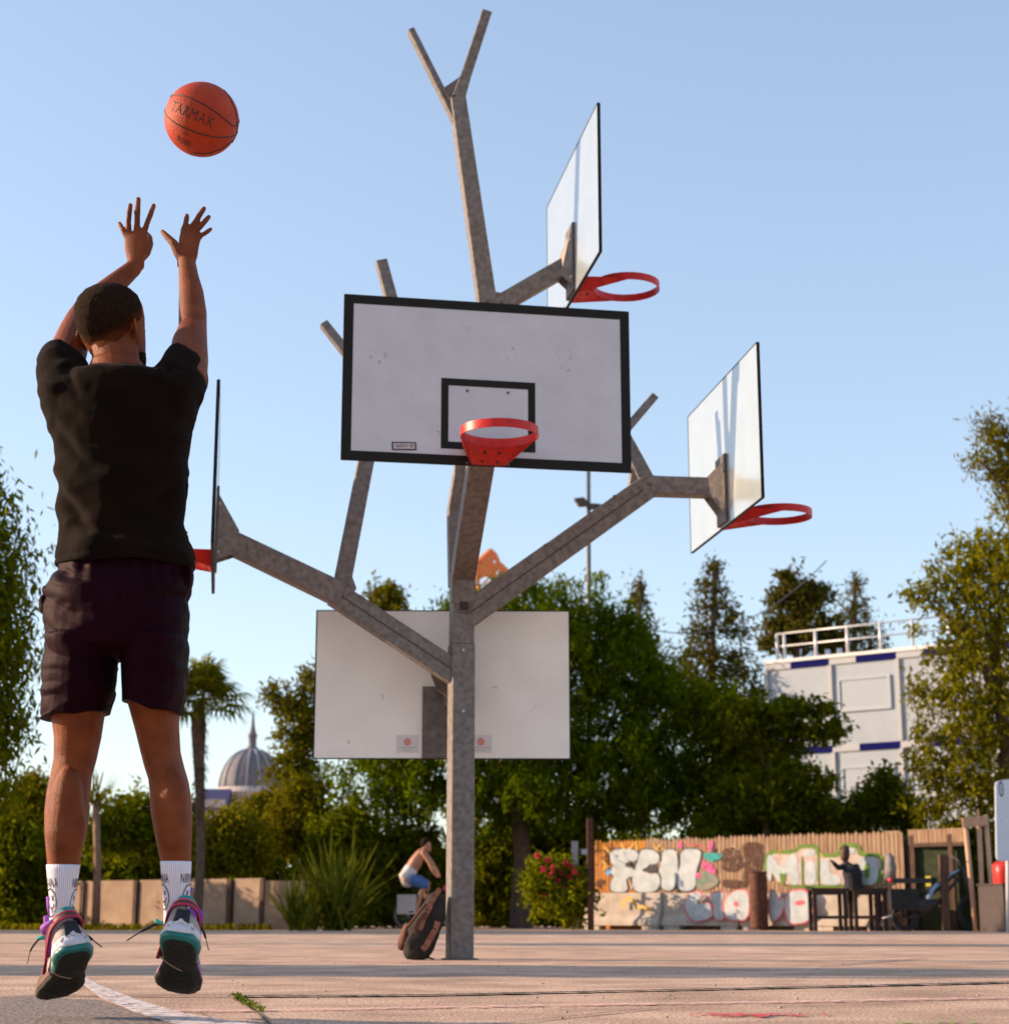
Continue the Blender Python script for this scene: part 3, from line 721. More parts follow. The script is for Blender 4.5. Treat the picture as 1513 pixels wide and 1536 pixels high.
# ---- clothes
def fold(v, n, fn):
    return np.array([v[i]+n[i]*fn(v[i], i) for i in range(len(v))])
def nz(p, s, o=0.): return mnoise.noise(Vector((p[0]*s[0]+o, p[1]*s[1]+o, p[2]*s[2]-o)))
def ridged(p, s, o=0.): return 1-2*abs(nz(p, s, o))
sh = MB()
sh.loft([ring(137, 214, 553, .005, .066), ring(118, 232, 557, .005, .085), ring(88, 278, 565, .0, .112), ring(68, 299, 580, .0, .125), ring(66, 297, 600, .0, .128), ring(73, 290, 630, .0, .130), ring(81, 283, 665, .0, .128), ring(84, 277, 690, .0, .124), ring(85, 279, 722, .0, .126), ring(88, 277, 755, .0, .128), ring(91, 275, 785, .0, .132), ring(89, 279, 812, .0, .140), ring(85, 285, 830, -.005, .146), ring(83.5, 287, 840, -.005, .147), ring(83, 288, 856, -.005, .148)], 36)
def sl(mb, pts):
    P = []
    for (xa, ya, xb, yb, da, db, v) in pts:
        a = PP(xa, ya, da); b = PP(xb, yb, db); c = (a+b)/2; P.append((c, (b-a)/2, np.array(v, float)))
    mb.loft(P, 24)
# sleeves: the opening plane is square to the arm (up and forward)
sl(sh, [(76, 640, 130, 620, 0, 0, (0, .08, .0)), (64, 600, 140, 590, 0, 0, (0, .10, -.01)), (59.5, 565, 140, 570, .02, .03, (0, .085, -.02)), (60.5, 545, 136, 560, .05, .06, (0, .065, -.035)), (66, 533, 134, 556, .07, .08, (.0, .052, -.042))])
sl(sh, [(238, 620, 288, 640, 0, 0, (0, .08, .0)), (228, 590, 298, 600, 0, 0, (0, .10, -.01)), (232, 565, 304, 580, .03, .02, (0, .085, -.02)), (244, 548, 306.5, 570, .06, .05, (0, .065, -.035)), (254, 537, 306, 562, .08, .07, (0, .052, -.042))])
sv, sn, sf = remesh(sh, .0062, 5, .5)
hzl0 = PP(180, 838, -.13)[2]
FOLDS = [(PP(x0, y0), PP(x1, y1), d_, w_) for x0, y0, x1, y1, d_, w_ in ((80, 722, 150, 812, .020, .016), (90, 650, 150, 720, .010, .014), (282, 722, 225, 790, .016, .016), (288, 640, 235, 700, .009, .013), (72, 600, 130, 640, .010, .014), (296, 600, 240, 630, .010, .013), (120, 800, 250, 826, .008, .011), (110, 562, 130, 610, .010, .012), (262, 562, 245, 612, .010, .012))]
def shirt_f(p, i):
    zb = PP(180, 700, 0)[2]; h = p[2]-zb
    a = .008*ridged(p, (3.0, 3.0, 5.5), 3.1) + .003*ridged(p, (8, 8, 13), 9.) + .002*nz(p, (18, 18, 26), 4.) + .0012*nz(p, (30, 30, 40), 2.)
    low = max(0, min(1, (.12-h)/.3)); a += low*.010*math.sin(p[0]*42+3*nz(p, (4, 4, 4), 1.))*(.5+.5*nz(p, (5, 5, 3), 5.))
    for (s0, s1, dp, wd_) in FOLDS:
        t_ = ((p[0]-s0[0])*(s1[0]-s0[0])+(p[2]-s0[2])*(s1[2]-s0[2]))/((s1[0]-s0[0])**2+(s1[2]-s0[2])**2); t_ = max(0, min(1, t_))
        dd = math.hypot(p[0]-s0[0]-(s1[0]-s0[0])*t_, p[2]-s0[2]-(s1[2]-s0[2])*t_); sgn = (p[2]-s0[2]-(s1[2]-s0[2])*t_)
        if p[1] < PYY+.02: a += -dp*math.exp(-(dd/wd_)**2)*(1-t_*.6)*min(1, .45+t_*1.5)+dp*.32*math.exp(-((dd-wd_*2)/wd_)**2)*(1 if sgn > 0 else .1)*(1-t_*.8)
    if hzl0+.018 < p[2] < hzl0+.024: a -= .003
    sh_ = max(0, min(1, (h-.22)/.12)); a += sh_*.006*ridged(p, (14, 9, 5), 7.)
    return a
sv = fold(sv, sn, shirt_f)
hzl = PP(180, 838, -.13)[2]; sv[:, 2] = np.maximum(sv[:, 2], hzl+.004*np.sin(sv[:, 0]*23))
SHIRT = mat('black_cotton', (.0046, .0017, .0005), .95, col2=(.0078, .0030, .0010), scale=10, detail=6, bump=.25, bscale=700, spec=.08, sheen=.02)
tsh = link_mesh('t_shirt', sv, sf, SHIRT, player, True, fixn=False)
col_ = MB(); cr = []
for i in range(25):
    a = 2*math.pi*i/24; c, U, V = ring(138, 213, 553, .005, .066); cr.append(c+U*math.cos(a)*.97+V*math.sin(a)*.97+V3(0, 0, .004))
col_.tube(cr, .0065, 8); col_.build('collar', SHIRT, tsh, smooth=True)
tg_ = MB(); tg_.box(PP(279.5, 805, -.0), (.004, .012, .03)); tg_.build('hem_tag', mat('tag_grey', (.12, .09, .08), .8), tsh)
so_ = MB()
so_.loft([ring(96, 274, 828, .0, .125), ring(93, 276, 845, .0, .130), ring(84, 284, 860, .0, .140), ring(78, 285, 878, .0, .150), ring(71, 281, 900, .0, .155), ring(72, 281, 925, .0, .155), ring(72, 281, 955, .0, .15), ring(73, 279, 975, .0, .14), ring(95, 258, 988, .0, .09)], 36)
so_.loft([ring(72, 174, 960, .0, .14), ring(70, 175.5, 990, .0, .135), ring(69, 173.5, 1020, .005, .13), ring(68, 170, 1045, .01, .128, 1042), ring(66.5, 160, 1074, .015, .124, 1066), ring(66, 160, 1092, .015, .124, 1084)], 28)
so_.loft([ring(184, 281, 960, .0, .14), ring(182.5, 279, 990, .0, .135), ring(183.5, 277, 1020, .005, .13), ring(184.5, 273, 1038, .01, .128, 1052), ring(184.5, 271, 1047, .015, .124, 1068), ring(184.5, 271, 1066, .015, .124, 1086)], 28)
# pocket flares
for (x, y, dx) in ((70, 905, 1), (284, 862, -1)):
    so_.prism([PP(x, y-20*1, -.01), PP(x-4*dx, y-4, -.01), PP(x-1*dx, y+14, -.01), PP(x+14*dx, y+16, -.01), PP(x+14*dx, y-18, -.01)], V3(0, .07, 0))
ov, on, of = remesh(so_, .0052, 2, .5)
def short_f(p, i):
    if abs(p[0]-PP(180, 1000, 0)[0]) < .03: return 0.
    c = PP(180, 900, 0); x = p[0]-c[0]; zz = p[2]-c[2]
    a = .004*nz(p, (6, 6, 9), 4.)+.0012*nz(p, (34, 34, 30), 2.)
    q = x*1.2+zz*2.6 if x < 0 else -x*1.2+zz*2.6     # diagonal folds from the hip
    a += (.014 if x < 0 else .006)*(abs(math.sin(q*11+2.2*nz(p, (5, 5, 5), 8.)))**.7-.55)*max(0, min(1, (abs(x)-.02)/.10))*max(.25, min(1, (zz+.32)/.3))
    a += .0055*(abs(math.sin(q*27+3*nz(p, (8, 8, 8), 2.)))**.6-.6)*max(0, min(1, (abs(x)-.03)/.08))*(1 if x < 0 else .5)*(.35+1.1*abs(nz(p, (6, 6, 9), 12.))*2)*.8+.005*ridged(p, (10, 10, 18), 6.)
    top = max(0, min(1, (zz-.02)/.05)); a += top*.004*math.sin(x*150+p[1]*60)
    a += .004*math.sin(x*55+4*nz(p, (3, 3, 3), 1.))*max(0, min(1, (-zz-.05)/.2))
    return a
ov = fold(ov, on, short_f)
def hemz(x):
    xs = [PP(a_, 1060)[0] for a_ in (66, 157, 174, 184, 230, 271)]; zs_ = [PP(180, y_, -.11)[2] for y_ in (1071, 1063, 1045, 1044, 1058, 1065)]
    return np.interp(x, xs, zs_)
hz_l = hemz(ov[:, 0])+.003*np.sin(ov[:, 0]*60); ov[:, 2] = np.maximum(ov[:, 2], hz_l)
SHORT = mat('black_nylon', (.0070, .0011, .0028), .62, col2=(.0115, .0018, .0046), scale=9, detail=4, bump=.12, bscale=900, spec=.07)
SHORT.node_tree.nodes['Principled BSDF'].inputs['Specular Tint'].default_value = (1, .45, .62, 1)
sho = link_mesh('shorts', ov, of, SHORT, player, True, fixn=False)
# hem stitching
for pts in ([(67, 1071), (90, 1073.5), (120, 1071), (157, 1063)], [(181, 1044), (205, 1055), (235, 1061), (270, 1065)]):
    pass

# ---- socks
SOCK = None
def sock_mat():
    m, nt, b = new_mat('white_ribbed_cotton'); N = nt.nodes; Lk = nt.links
    uv = N.new('ShaderNodeUVMap'); uv.uv_map = 'rib'
    wv = N.new('ShaderNodeTexWave'); wv.bands_direction = 'X'; wv.inputs['Scale'].default_value = 1.0; wv.inputs['Distortion'].default_value = 0
    mp = N.new('ShaderNodeMapping'); mp.inputs['Scale'].default_value = (4.7, 1, 1); Lk.new(uv.outputs[0], mp.inputs[0]); Lk.new(mp.outputs[0], wv.inputs['Vector'])
    r = N.new('ShaderNodeValToRGB'); r.color_ramp.elements[0].color = (.50, .46, .56, 1); r.color_ramp.elements[1].color = (.82, .80, .86, 1)
    r.color_ramp.elements[0].position = .15; r.color_ramp.elements[1].position = .6
    Lk.new(wv.outputs['Fac'], r.inputs[0]); Lk.new(r.outputs[0], b.inputs['Base Color']); b.inputs['Roughness'].default_value = .9
    bp = N.new('ShaderNodeBump'); bp.inputs['Strength'].default_value = .6; bp.inputs['Distance'].default_value = .0015
    Lk.new(wv.outputs['Fac'], bp.inputs['Height']); Lk.new(bp.outputs[0], b.inputs['Normal'])
    return m
SOCKM = sock_mat(); INK = mat('sock_print', (.012, .010, .012), .8)
def sock(tab):
    """tab rows (xl,xr,y,dY,ry); returns surface function"""
    rows = [ring(*t) for t in tab]; ys = [t[2] for t in tab]
    n = 60; v = []; f = []; uvs = []
    for (c, U, V) in rows:
        for i in range(n):
            a = 2*math.pi*i/n; v.append(c+U*math.cos(a)+V*math.sin(a))
    k = len(rows)
    f = [(j*n+i, j*n+(i+1) % n, (j+1)*n+(i+1) % n, (j+1)*n+i) for j in range(k-1) for i in range(n)]
    # rolled top edge going inwards
    c, U, V = rows[0]; b0 = len(v)
    for i in range(n):
        a = 2*math.pi*i/n; v.append(c+(U*math.cos(a)+V*math.sin(a))*.90+V3(0, 0, .000))
    f += [(i, b0+i, b0+(i+1) % n, (i+1) % n) for i in range(n)]
    o = link_mesh('sock', np.array(v), f, SOCKM, player, True)
    uvl = o.data.uv_layers.new(name='rib')
    for p in o.data.polygons:
        idx = [o.data.loops[l].vertex_index % n for l in p.loop_indices]
        wrap = (max(idx)-min(idx)) > n/2
        for l, i in zip(p.loop_indices, idx):
            u = i/n+(1 if wrap and i < n/2 else 0); uvl.data[l].uv = (u*3, 0)
    def S(phi, py, k=1.02):
        j = max(0, min(len(ys)-2, sum(1 for y in ys if y <= py)-1)); t = (py-ys[j])/(ys[j+1]-ys[j]); t = max(0, min(1, t))
        c = rows[j][0]*(1-t)+rows[j+1][0]*t; U = rows[j][1]*(1-t)+rows[j+1][1]*t; V = rows[j][2]*(1-t)+rows[j+1][2]*t
        return c+(U*math.sin(phi)-V*math.cos(phi))*k       # phi 0 = towards the camera, + to the right
    return o, S
def sock_print(o, S, tcen, ytop, ybot, ecen, ey, er_a, er_y):
    tv, tf = text2d('NIRVANA', 1., .008, 1.08); wd = tv[:, 0].max()-tv[:, 0].min(); ht = tv[:, 1].max()-tv[:, 1].min()
    for tc_ in tcen:
        V = [S(tc_+x/wd*1.75, (ytop+ybot)/2-y/ht*(ybot-ytop)) for x, y, _ in tv]
        mb = MB(); mb.add(V, tf); mb.build('lettering', INK, o)
    for ec in ecen:
        mb = MB()
        def line(pts, w_):
            v, f = ribbon(pts, w_); mb.add([S(ec+a*er_a, ey-b*er_y, 1.022) for a, b in v], f)
        line([(math.cos(rad(t)), math.sin(rad(t))*(1+.04*math.sin(3*t))) for t in range(0, 361, 12)], .11)
        for k in (-1, 1):
            line([(k*.42-.16, .50), (k*.42+.16, .18)], .09); line([(k*.42+.16, .50), (k*.42-.16, .18)], .09)
        line([(-.65, -.1), (-.5, -.32), (-.3, -.25), (-.1, -.42), (.1, -.3), (.32, -.44), (.55, -.22), (.68, -.06)], .10)
        line([(.12, -.34), (.1, -.62), (.25, -.74), (.38, -.6), (.36, -.42)], .09)
        mb.build('emblem', INK, o)
sL, SL = sock([(70, 120, 1297.5, -.005, .0475), (70.5, 118.5, 1305, -.005, .0465), (72.5, 115, 1330, .0, .043), (75.5, 111.5, 1355, .01, .041), (76, 110.5, 1372, .02, .042), (73, 111, 1390, .03, .043), (70, 110, 1408, .04, .042)])
sock_print(sL, SL, (-.24-.70, .80+1.05), 1318, 1332, (-.80, 1.60), 1355, .62, 21)
sR, SR = sock([(240.5, 287, 1292.5, .0, .0465), (241, 286.6, 1300, .0, .0455), (243, 285.6, 1325, .01, .042), (245, 284.8, 1347, .02, .040), (246, 284.5, 1365, .03, .041), (246, 285, 1382, .04, .042), (247, 284, 1398, .04, .040)])
sock_print(sR, SR, (-.42-.80, .34+1.05), 1311, 1325, (-1.05, 1.35), 1346, .66, 19)

# ---- shoes
TEAL = mat('teal_rubber', (.0, .12, .11), .4, col2=(.0, .15, .135), scale=30)
OLIVE = mat('tread_and_shadow', (.010, .012, .006), .8, col2=(.020, .018, .010), scale=60, bump=.5, bscale=300)
TEALF = mat('teal_fabric', (.01, .28, .25), .8, bump=.3, bscale=900)
MIDS = mat('midsole_white', (.62, .60, .68), .5, col2=(.54, .50, .52), scale=20)
GREY = mat('beige_grey_fabric', (.33, .26, .25), .85, col2=(.40, .33, .31), scale=60, bump=.3, bscale=900)
PURP = mat('purple_fabric', (.20, .035, .34), .7, col2=(.26, .05, .40), scale=30, bump=.3, bscale=900)
LILAC = mat('lilac_mesh', (.36, .14, .38), .7, col2=(.44, .2, .44), scale=30, bump=.3, bscale=900)
BROWN = mat('brown_suede', (.10, .055, .045), .9, col2=(.16, .09, .075), scale=30)
CRIM = mat('crimson_webbing', (.13, .008, .018), .7, col2=(.08, .005, .01), scale=60)
PINK = mat('pink_trim', (.78, .06, .16), .5); BLK = mat('shoe_black', (.012, .010, .012), .6); LACE = mat('black_lace', (.010, .010, .012), .8)
TEXTG = mat('strap_text', (.30, .32, .10), .6)
def shoe(o0, a, s, toe_m, fore_m, label, side=1):
    """o0: heel bottom (world); a: heel->toe; s: to the right"""
    a = nrm(a); s = np.array(s, float); s = nrm(s-a*(s@a)); n = np.cross(s, a)
    if n[2] < 0 and n[1] > 0: pass
    def Q(x, y, z): return np.array(o0)+(a*x+s*y+n*z)*1.10
    sh = empty('sneaker', Q(.05, 0, 0), None, None); sh.parent = player
    sh.location = Vector([float(q) for q in (Q(.05, 0, 0)-wloc(player))])
    if label: sh['label'] = label
    for k_ in ('category',):
        if k_ in sh: del sh[k_]
    def cx(x): return side*(-.010*math.sin(math.pi*min(1, max(0, x/.31)))+.012*max(0, (x-.2)/.1)**2*-1)
    def hw(x):
        T = [(0, .020), (.012, .033), (.035, .041), (.06, .0425), (.10, .037), (.14, .036), (.18, .044), (.215, .050), (.25, .048), (.28, .038), (.298, .023), (.308, .006)]
        for (x0, w0), (x1, w1) in zip(T[:-1], T[1:]):
            if x <= x1:
                t = (x-x0)/(x1-x0); t = t*t*(3-2*t); return (w0+(w1-w0)*t)*1.13
        return .005
    def toe(x): return .022*max(0, (x-.21)/.1)**1.6
    def slab(name, x0, x1, z0, z1, k0, k1, m, par, N_=22, heel_lift=0.):
        mb = MB(); R_ = []
        for i in range(N_+1):
            x = x0+(x1-x0)*i/N_; w_ = hw(x); c0 = Q(x, cx(x), z0+toe(x)); 
            R_.append([Q(x, cx(x)-w_*k0, z0+toe(x)+.003), Q(x, cx(x)-w_*k0*.9, z0+toe(x)), Q(x, cx(x)+w_*k0*.9, z0+toe(x)), Q(x, cx(x)+w_*k0, z0+toe(x)+.003), Q(x, cx(x)+w_*(k0+k1)/2*1.02, (z0+z1)/2+toe(x)), Q(x, cx(x)+w_*k1, z1+toe(x)), Q(x, cx(x)-w_*k1, z1+toe(x)), Q(x, cx(x)-w_*(k0+k1)/2*1.02, (z0+z1)/2+toe(x))])
        v = [p for r in R_ for p in r]; M = 8
        f = [(j*M+i, j*M+(i+1) % M, (j+1)*M+(i+1) % M, (j+1)*M+i) for j in range(N_) for i in range(M)]+[tuple(range(M)), tuple(N_*M+i for i in range(M))]
        mb.add(v, f); return mb.build(name, m, par, smooth=True)
    o = slab('heel_outsole', .0, .118, .0, .017, 1.0, 1.06, TEAL, sh)
    # tread under the heel and the forefoot; dark heel patch paints in its shadow
    t = MB()
    t.loft([(Q(x, cx(x), -.0008), s*hw(x)*k_*1.1, n*.0022) for x, k_ in ((.018, .45), (.028, .72), (.045, .84), (.08, .9), (.112, .93), (.117, .93))], 12)
    for r_i in range(9):
        x = .026+r_i*.0105; t.box(Q(x, cx(x), -.0032), (.005, hw(x)*1.45, .003), (a, s, n))
    t.build('tread', OLIVE, o)
    o = slab('forefoot_outsole', .118, .308, -.001, .010, 1.02, 1.05, OLIVE, sh)
    t = MB()
    for r_i in range(11):
        x = .165+r_i*.0115; t.box(Q(x, cx(x), toe(x)-.003), (.005, hw(x)*1.5, .003), (a, s, n))
    t.build('tread', OLIVE, o)
    # groove piping between heel and forefoot
    g = MB(); g.tube([Q(.100, -.040, -.003), Q(.125, -.018, -.005), (Q(.145, .008, -.005)), Q(.150, .016, -.005)], .0018, 6); g.build('sole_piping', mat('piping_tan', (.30, .19, .14), .6), o)
    slab('midsole', -.002, .140, .012, .038, 1.07, .96, MIDS, sh)
    slab('forefoot_midsole', .1405, .300, .009, .028, 1.06, .97, toe_m, sh)
    # upper
    def up(x0, x1, m, name, N_=16, k=1.0, par=sh):
        H_ = [(0, .060), (.02, .088), (.05, .094), (.09, .098), (.12, .092), (.16, .076), (.20, .062), (.24, .052), (.28, .042), (.306, .030)]
        def hh(x):
            for (xa, ha), (xb, hb) in zip(H_[:-1], H_[1:]):
                if x <= xb: return ha+(hb-ha)*(x-xa)/(xb-xa)
            return H_[-1][1]
        mb = MB(); R_ = []; M = 18
        for i in range(N_+1):
            x = x0+(x1-x0)*i/N_; w_ = hw(max(x, .004))*.97*k; h_ = hh(x)*(1+(k-1)*.5); r = []
            tw = 1-.24*min(1, h_/.1)       # narrower at the collar
            for q in range(M):
                th = math.pi*q/(M-1); y = -math.cos(th); z_ = math.sin(th)
                yy = y*w_*(1-(1-tw)*z_**1.5); r.append(Q(x, cx(x)+yy, .026+toe(x)+(h_-.026)*z_**.8))
            R_.append(r)
        v = [p for r in R_ for p in r]
        f = [(j*M+i, j*M+i+1, (j+1)*M+i+1, (j+1)*M+i) for j in range(N_) for i in range(M-1)]+[tuple(range(M)), tuple(N_*M+i for i in range(M))]
        mb.add(v, f); return mb.build(name, m, par, smooth=True)
    up(.0, .16, GREY, 'quarter'); up(.158, .307, fore_m, 'vamp'); up(.262, .309, toe_m, 'toe_cap', k=1.02)
    hc = MB(); hc.prism([Q(-.002, -.020, .036), Q(-.006, 0, .041), Q(-.002, .020, .036), Q(.0, .016, .074), Q(.0, -.016, .074)], a*.006); hc.build('heel_patch', BLK, sh)
    hm = MB(); hm.tube([Q(.022, -.037, .028), Q(.004, -.024, .036), Q(-.004, 0, .042), Q(.004, .024, .036), Q(.022, .037, .028)], .006, 8); hm.build('heel_rail', MIDS, sh, smooth=True)
    # teal pull tab / collar lining at the heel
    tb = MB(); R_ = []
    for i in range(9):
        th = rad(-75+i*18.75); c = Q(.036-.038*math.cos(th), .030*math.sin(th), .092); e_ = .022*math.cos(th*1.05)**.7 if abs(th*1.05) < 1.55 else .001
        R_.append((c, c+n*max(.002, e_)-a*.006, c+a*.004, c+a*.004+n*max(.002, e_)))
    for (p, q) in zip(R_[:-1], R_[1:]):
        tb.add([p[0], p[1], p[3], p[2], q[0], q[1], q[3], q[2]], [(0, 1, 5, 4), (1, 2, 6, 5), (2, 3, 7, 6), (3, 0, 4, 7)])
    tb.build('heel_tab', TEALF, sh, smooth=True)
    # collar sides and tongue
    cl = MB()
    for k in (-1, 1): cl.tube([Q(.02, .030*k, .094), Q(.055, .037*k, .103), Q(.09, .037*k, .112), Q(.125, .028*k, .118)], [.006, .009, .011, .008], 10)
    cl.build('collar_padding', PURP, sh, smooth=True)
    tn = MB(); tn.loft([(Q(.17, 0, .072), s*.026, n*.006), (Q(.145, 0, .10), s*.028, n*.006), (Q(.122, 0, .130), s*.030, a*.007), (Q(.113, 0, .155), s*.026, a*.006)], 14)
    tgo = tn.build('tongue', PURP, sh, smooth=True)
    lp = MB(); lp.tube([Q(.113, -.006, .150), Q(.108, -.007, .175), Q(.102, -.002, .200)], [.006, .0055, .0075], 8); lp.build('pull_loop', PURP, tgo, smooth=True)
    # strap round the heel
    path = [(.150, -.042, .024), (.122, -.039, .044), (.085, -.0385, .066), (.045, -.036, .082), (.015, -.028, .089), (-.000, -.015, .091), (-.005, 0, .0915), (-.000, .015, .091), (.015, .028, .089), (.045, .036, .082), (.085, .0385, .066), (.122, .039, .044), (.150, .042, .024)]
    P = [Q(*p) for p in path]; dense = []
    for i in range(len(P)-1):
        p0 = P[max(0, i-1)]; p1 = P[i]; p2 = P[i+1]; p3 = P[min(len(P)-1, i+2)]
        for q in range(6):
            t = q/6; dense.append(.5*((2*p1)+(-p0+p2)*t+(2*p0-5*p1+4*p2-p3)*t*t+(-p0+3*p1-3*p2+p3)*t**3))
    dense.append(P[-1]); cen = Q(.06, 0, .07); st = MB(); R_ = []; hw_ = .0125; edges = [[], []]; innr = [[], []]
    K = len(dense)
    for i, p in enumerate(dense):
        t = nrm(dense[min(K-1, i+1)]-dense[max(0, i-1)]); out = p-cen; out = nrm(out-t*(out@t)); wv = np.cross(t, out)
        w2 = hw_*(1+.35*abs(2*i/(K-1)-1)**2)
        R_.append((p+out*.001, wv*w2, out*.0035)); edges[0].append(p+out*.0045+wv*w2*.92); edges[1].append(p+out*.0045-wv*w2*.92)
        innr[0].append((p+out*.0055, wv, out, t))
    st.loft(R_, 10, power=.5); so2 = st.build('heel_strap', CRIM, sh, smooth=True)
    for e in edges: q = MB(); q.tube(e, .0011, 6); q.build('strap_piping', PINK, so2, smooth=True)
    mi = K//2; a0, a1 = mi-13, mi+13; loop_ = [innr[0][i][0]+innr[0][i][1]*.0068 for i in range(a0, a1)]+[innr[0][i][0]-innr[0][i][1]*.0068 for i in range(a1-1, a0-1, -1)]
    loop_.append(loop_[0]); q = MB(); q.tube(loop_, .0009, 6); q.build('strap_piping', PINK, so2, smooth=True)
    bk_ = MB()
    for i in range(a0+1, a1-2): bk_.box(innr[0][i][0]-innr[0][i][2]*.0012, (.0055, .011, .001), (innr[0][i][3], innr[0][i][1], innr[0][i][2]))
    bk_.build('strap_panel', BLK, so2)
    # row of small letters on the strap
    ms = MB(); r = random.Random(3)
    for j, i in enumerate(range(mi-8, mi+9, 2)):
        p, wv, out, t = innr[0][i]; sg = 1
        for e in (-1, 1): ms.box(p+wv*.0013*e+out*.0004, (.0024, .0007, .0006), (t, wv, out))
        ms.box(p+t*.0012*r.choice((-1, 1))+out*.0004, (.0007, .0036, .0006), (t, wv, out))
    ms.build('strap_letters', TEXTG, so2)
    # concentric pink lines on the strap ends
    for k in (0, 1):
        for rr in (5, 9):
            i0 = 4+rr//2 if k == 0 else K-5-rr//2
            p, wv, out, t = innr[0][i0]; q = MB()
            q.tube([p+t*(.013*math.cos(rad(th))*rr/9)*(1 if k == 0 else -1)+wv*(.009*math.sin(rad(th))*rr/9) for th in range(-110, 111, 22)], .0008, 5); q.build('strap_piping', PINK, so2, smooth=True)
    return sh, Q, a, s, n
heelL = PP(115, 1424, -.06); aL = V3(-.37, .79, -.47); sL_ = np.cross(aL, V3(-.36, .366, .80))
shL, QL, _, _, _ = shoe(heelL, aL, sL_, BROWN, BROWN, 'sneaker with a greyish brown forefoot and teal heel sole', -1)
heelR = PP(267, 1405, -.08); aR = V3(-.17, .84, -.52); sR_ = np.cross(aR, V3(.06, .55, .83))
shR, QR, _, _, _ = shoe(heelR, aR, sR_, LILAC, LILAC, 'sneaker with a purple forefoot and teal heel sole', -1)
def lace(par, pts, r=.0028, thick=None):
    P = [np.array(p) for p in pts]; D = []
    for i in range(len(P)-1):
        p0 = P[max(0, i-1)]; p1 = P[i]; p2 = P[i+1]; p3 = P[min(len(P)-1, i+2)]
        for q in range(6):
            t = q/6; D.append(.5*((2*p1)+(-p0+p2)*t+(2*p0-5*p1+4*p2-p3)*t*t+(-p0+3*p1-3*p2+p3)*t**3))
    D.append(P[-1]); n_ = len(D); rs = [r*(1.5 if i < n_*.68 else .62) for i in range(n_)]
    mb = MB(); mb.tube(D, rs, 8); return mb.build('lace', LACE, par, smooth=True)
lace(shL, [PP(119, 1396, .06), PP(126, 1401, .05), PP(137, 1409, .05), PP(153, 1421, .05)], .0030)
lace(shL, [PP(60, 1408, .05), PP(54, 1414, .04), PP(46, 1426, .04), PP(41, 1446, .04)], .0019)
lace(shR, [PP(236, 1387, .07), PP(228, 1389, .06), PP(214, 1396, .06), PP(190, 1411.5, .06)], .0030)
lace(shR, [PP(296, 1388, .07), PP(303, 1393, .06), PP(308, 1406, .06), PP(313, 1426, .06)], .0022)
for par, pts in ((shL, [(56, 1408), (66, 1406.5), (73, 1408)]), (shL, [(113, 1393), (120, 1394), (122, 1399)]), (shR, [(233, 1380), (238, 1384), (246, 1385)]), (shR, [(290, 1386), (296, 1387), (298, 1392)])):
    mb = MB(); mb.tube([PP(x, y, .05) for x, y in pts], [.0055, .006, .0045], 8); mb.build('lace_loop', TEALF, par, smooth=True)

# ------------------------------------------------------------------ vegetation
def leafquads(c, a, b):
    """diamond leaves: centres c, half-length vectors a, half-width vectors b"""
    return np.stack([c-a, c+b-a*.15, c+a, c-b-a*.15], axis=1)
def rdir(n):
    v = rng.normal(size=(n, 3)); return v/np.linalg.norm(v, axis=1)[:, None]
def crown(ells, nclump, nleaf, size, aspect=.45, cr=.25, bias=(0, 0, 0), shell=.62, flat=1., noise_=.18):
    """ells: list of (centre, radii). Leaves in clumps spread through and over the ellipsoids."""
    E_ = [(np.array(c, float), np.array(r, float)) for c, r in ells]
    wt = np.array([(r[0]*r[1]*r[2])**.67 for _, r in E_]); wt /= wt.sum()
    out = []
    for (c, r), w_ in zip(E_, wt):
        k = max(3, int(nclump*w_)); d = rdir(k)
        rr = shell+(1-shell)*rng.random(k)**.6
        inner = rng.random(k) < .22; rr[inner] *= rng.random(inner.sum())
        bump = np.array([1+noise_*2*mnoise.noise(Vector((q[0]*2.3+c[0], q[1]*2.3+c[1], q[2]*2.3+c[2]))) for q in d])
        out.append(c+d*r*(rr*bump)[:, None])
    cl = np.concatenate(out); K = len(cl)
    cs = cr*(.6+.8*rng.random(K))
    idx = np.repeat(np.arange(K), nleaf); N = len(idx)
    off = rng.normal(size=(N, 3))*.55; off[:, 2] *= flat
    P = cl[idx]+off*cs[idx][:, None]
    a = rdir(N)+np.array(bias); a /= np.linalg.norm(a, axis=1)[:, None]
    b = np.cross(a, rdir(N)); b /= np.linalg.norm(b, axis=1)[:, None]
    s = size*(.6+.8*rng.random(N))[:, None]
    return leafquads(P, a*s, b*s*aspect)
BARK = mat('bark', (.055, .032, .022), .95, col2=(.14, .085, .055), scale=12, detail=8, bump=.8, bscale=30, stretch=(3, 3, .7))
BARKL = mat('pale_bark', (.15, .085, .055), .95, col2=(.26, .16, .10), scale=12, detail=8, bump=.6, bscale=30, stretch=(3, 3, .7))
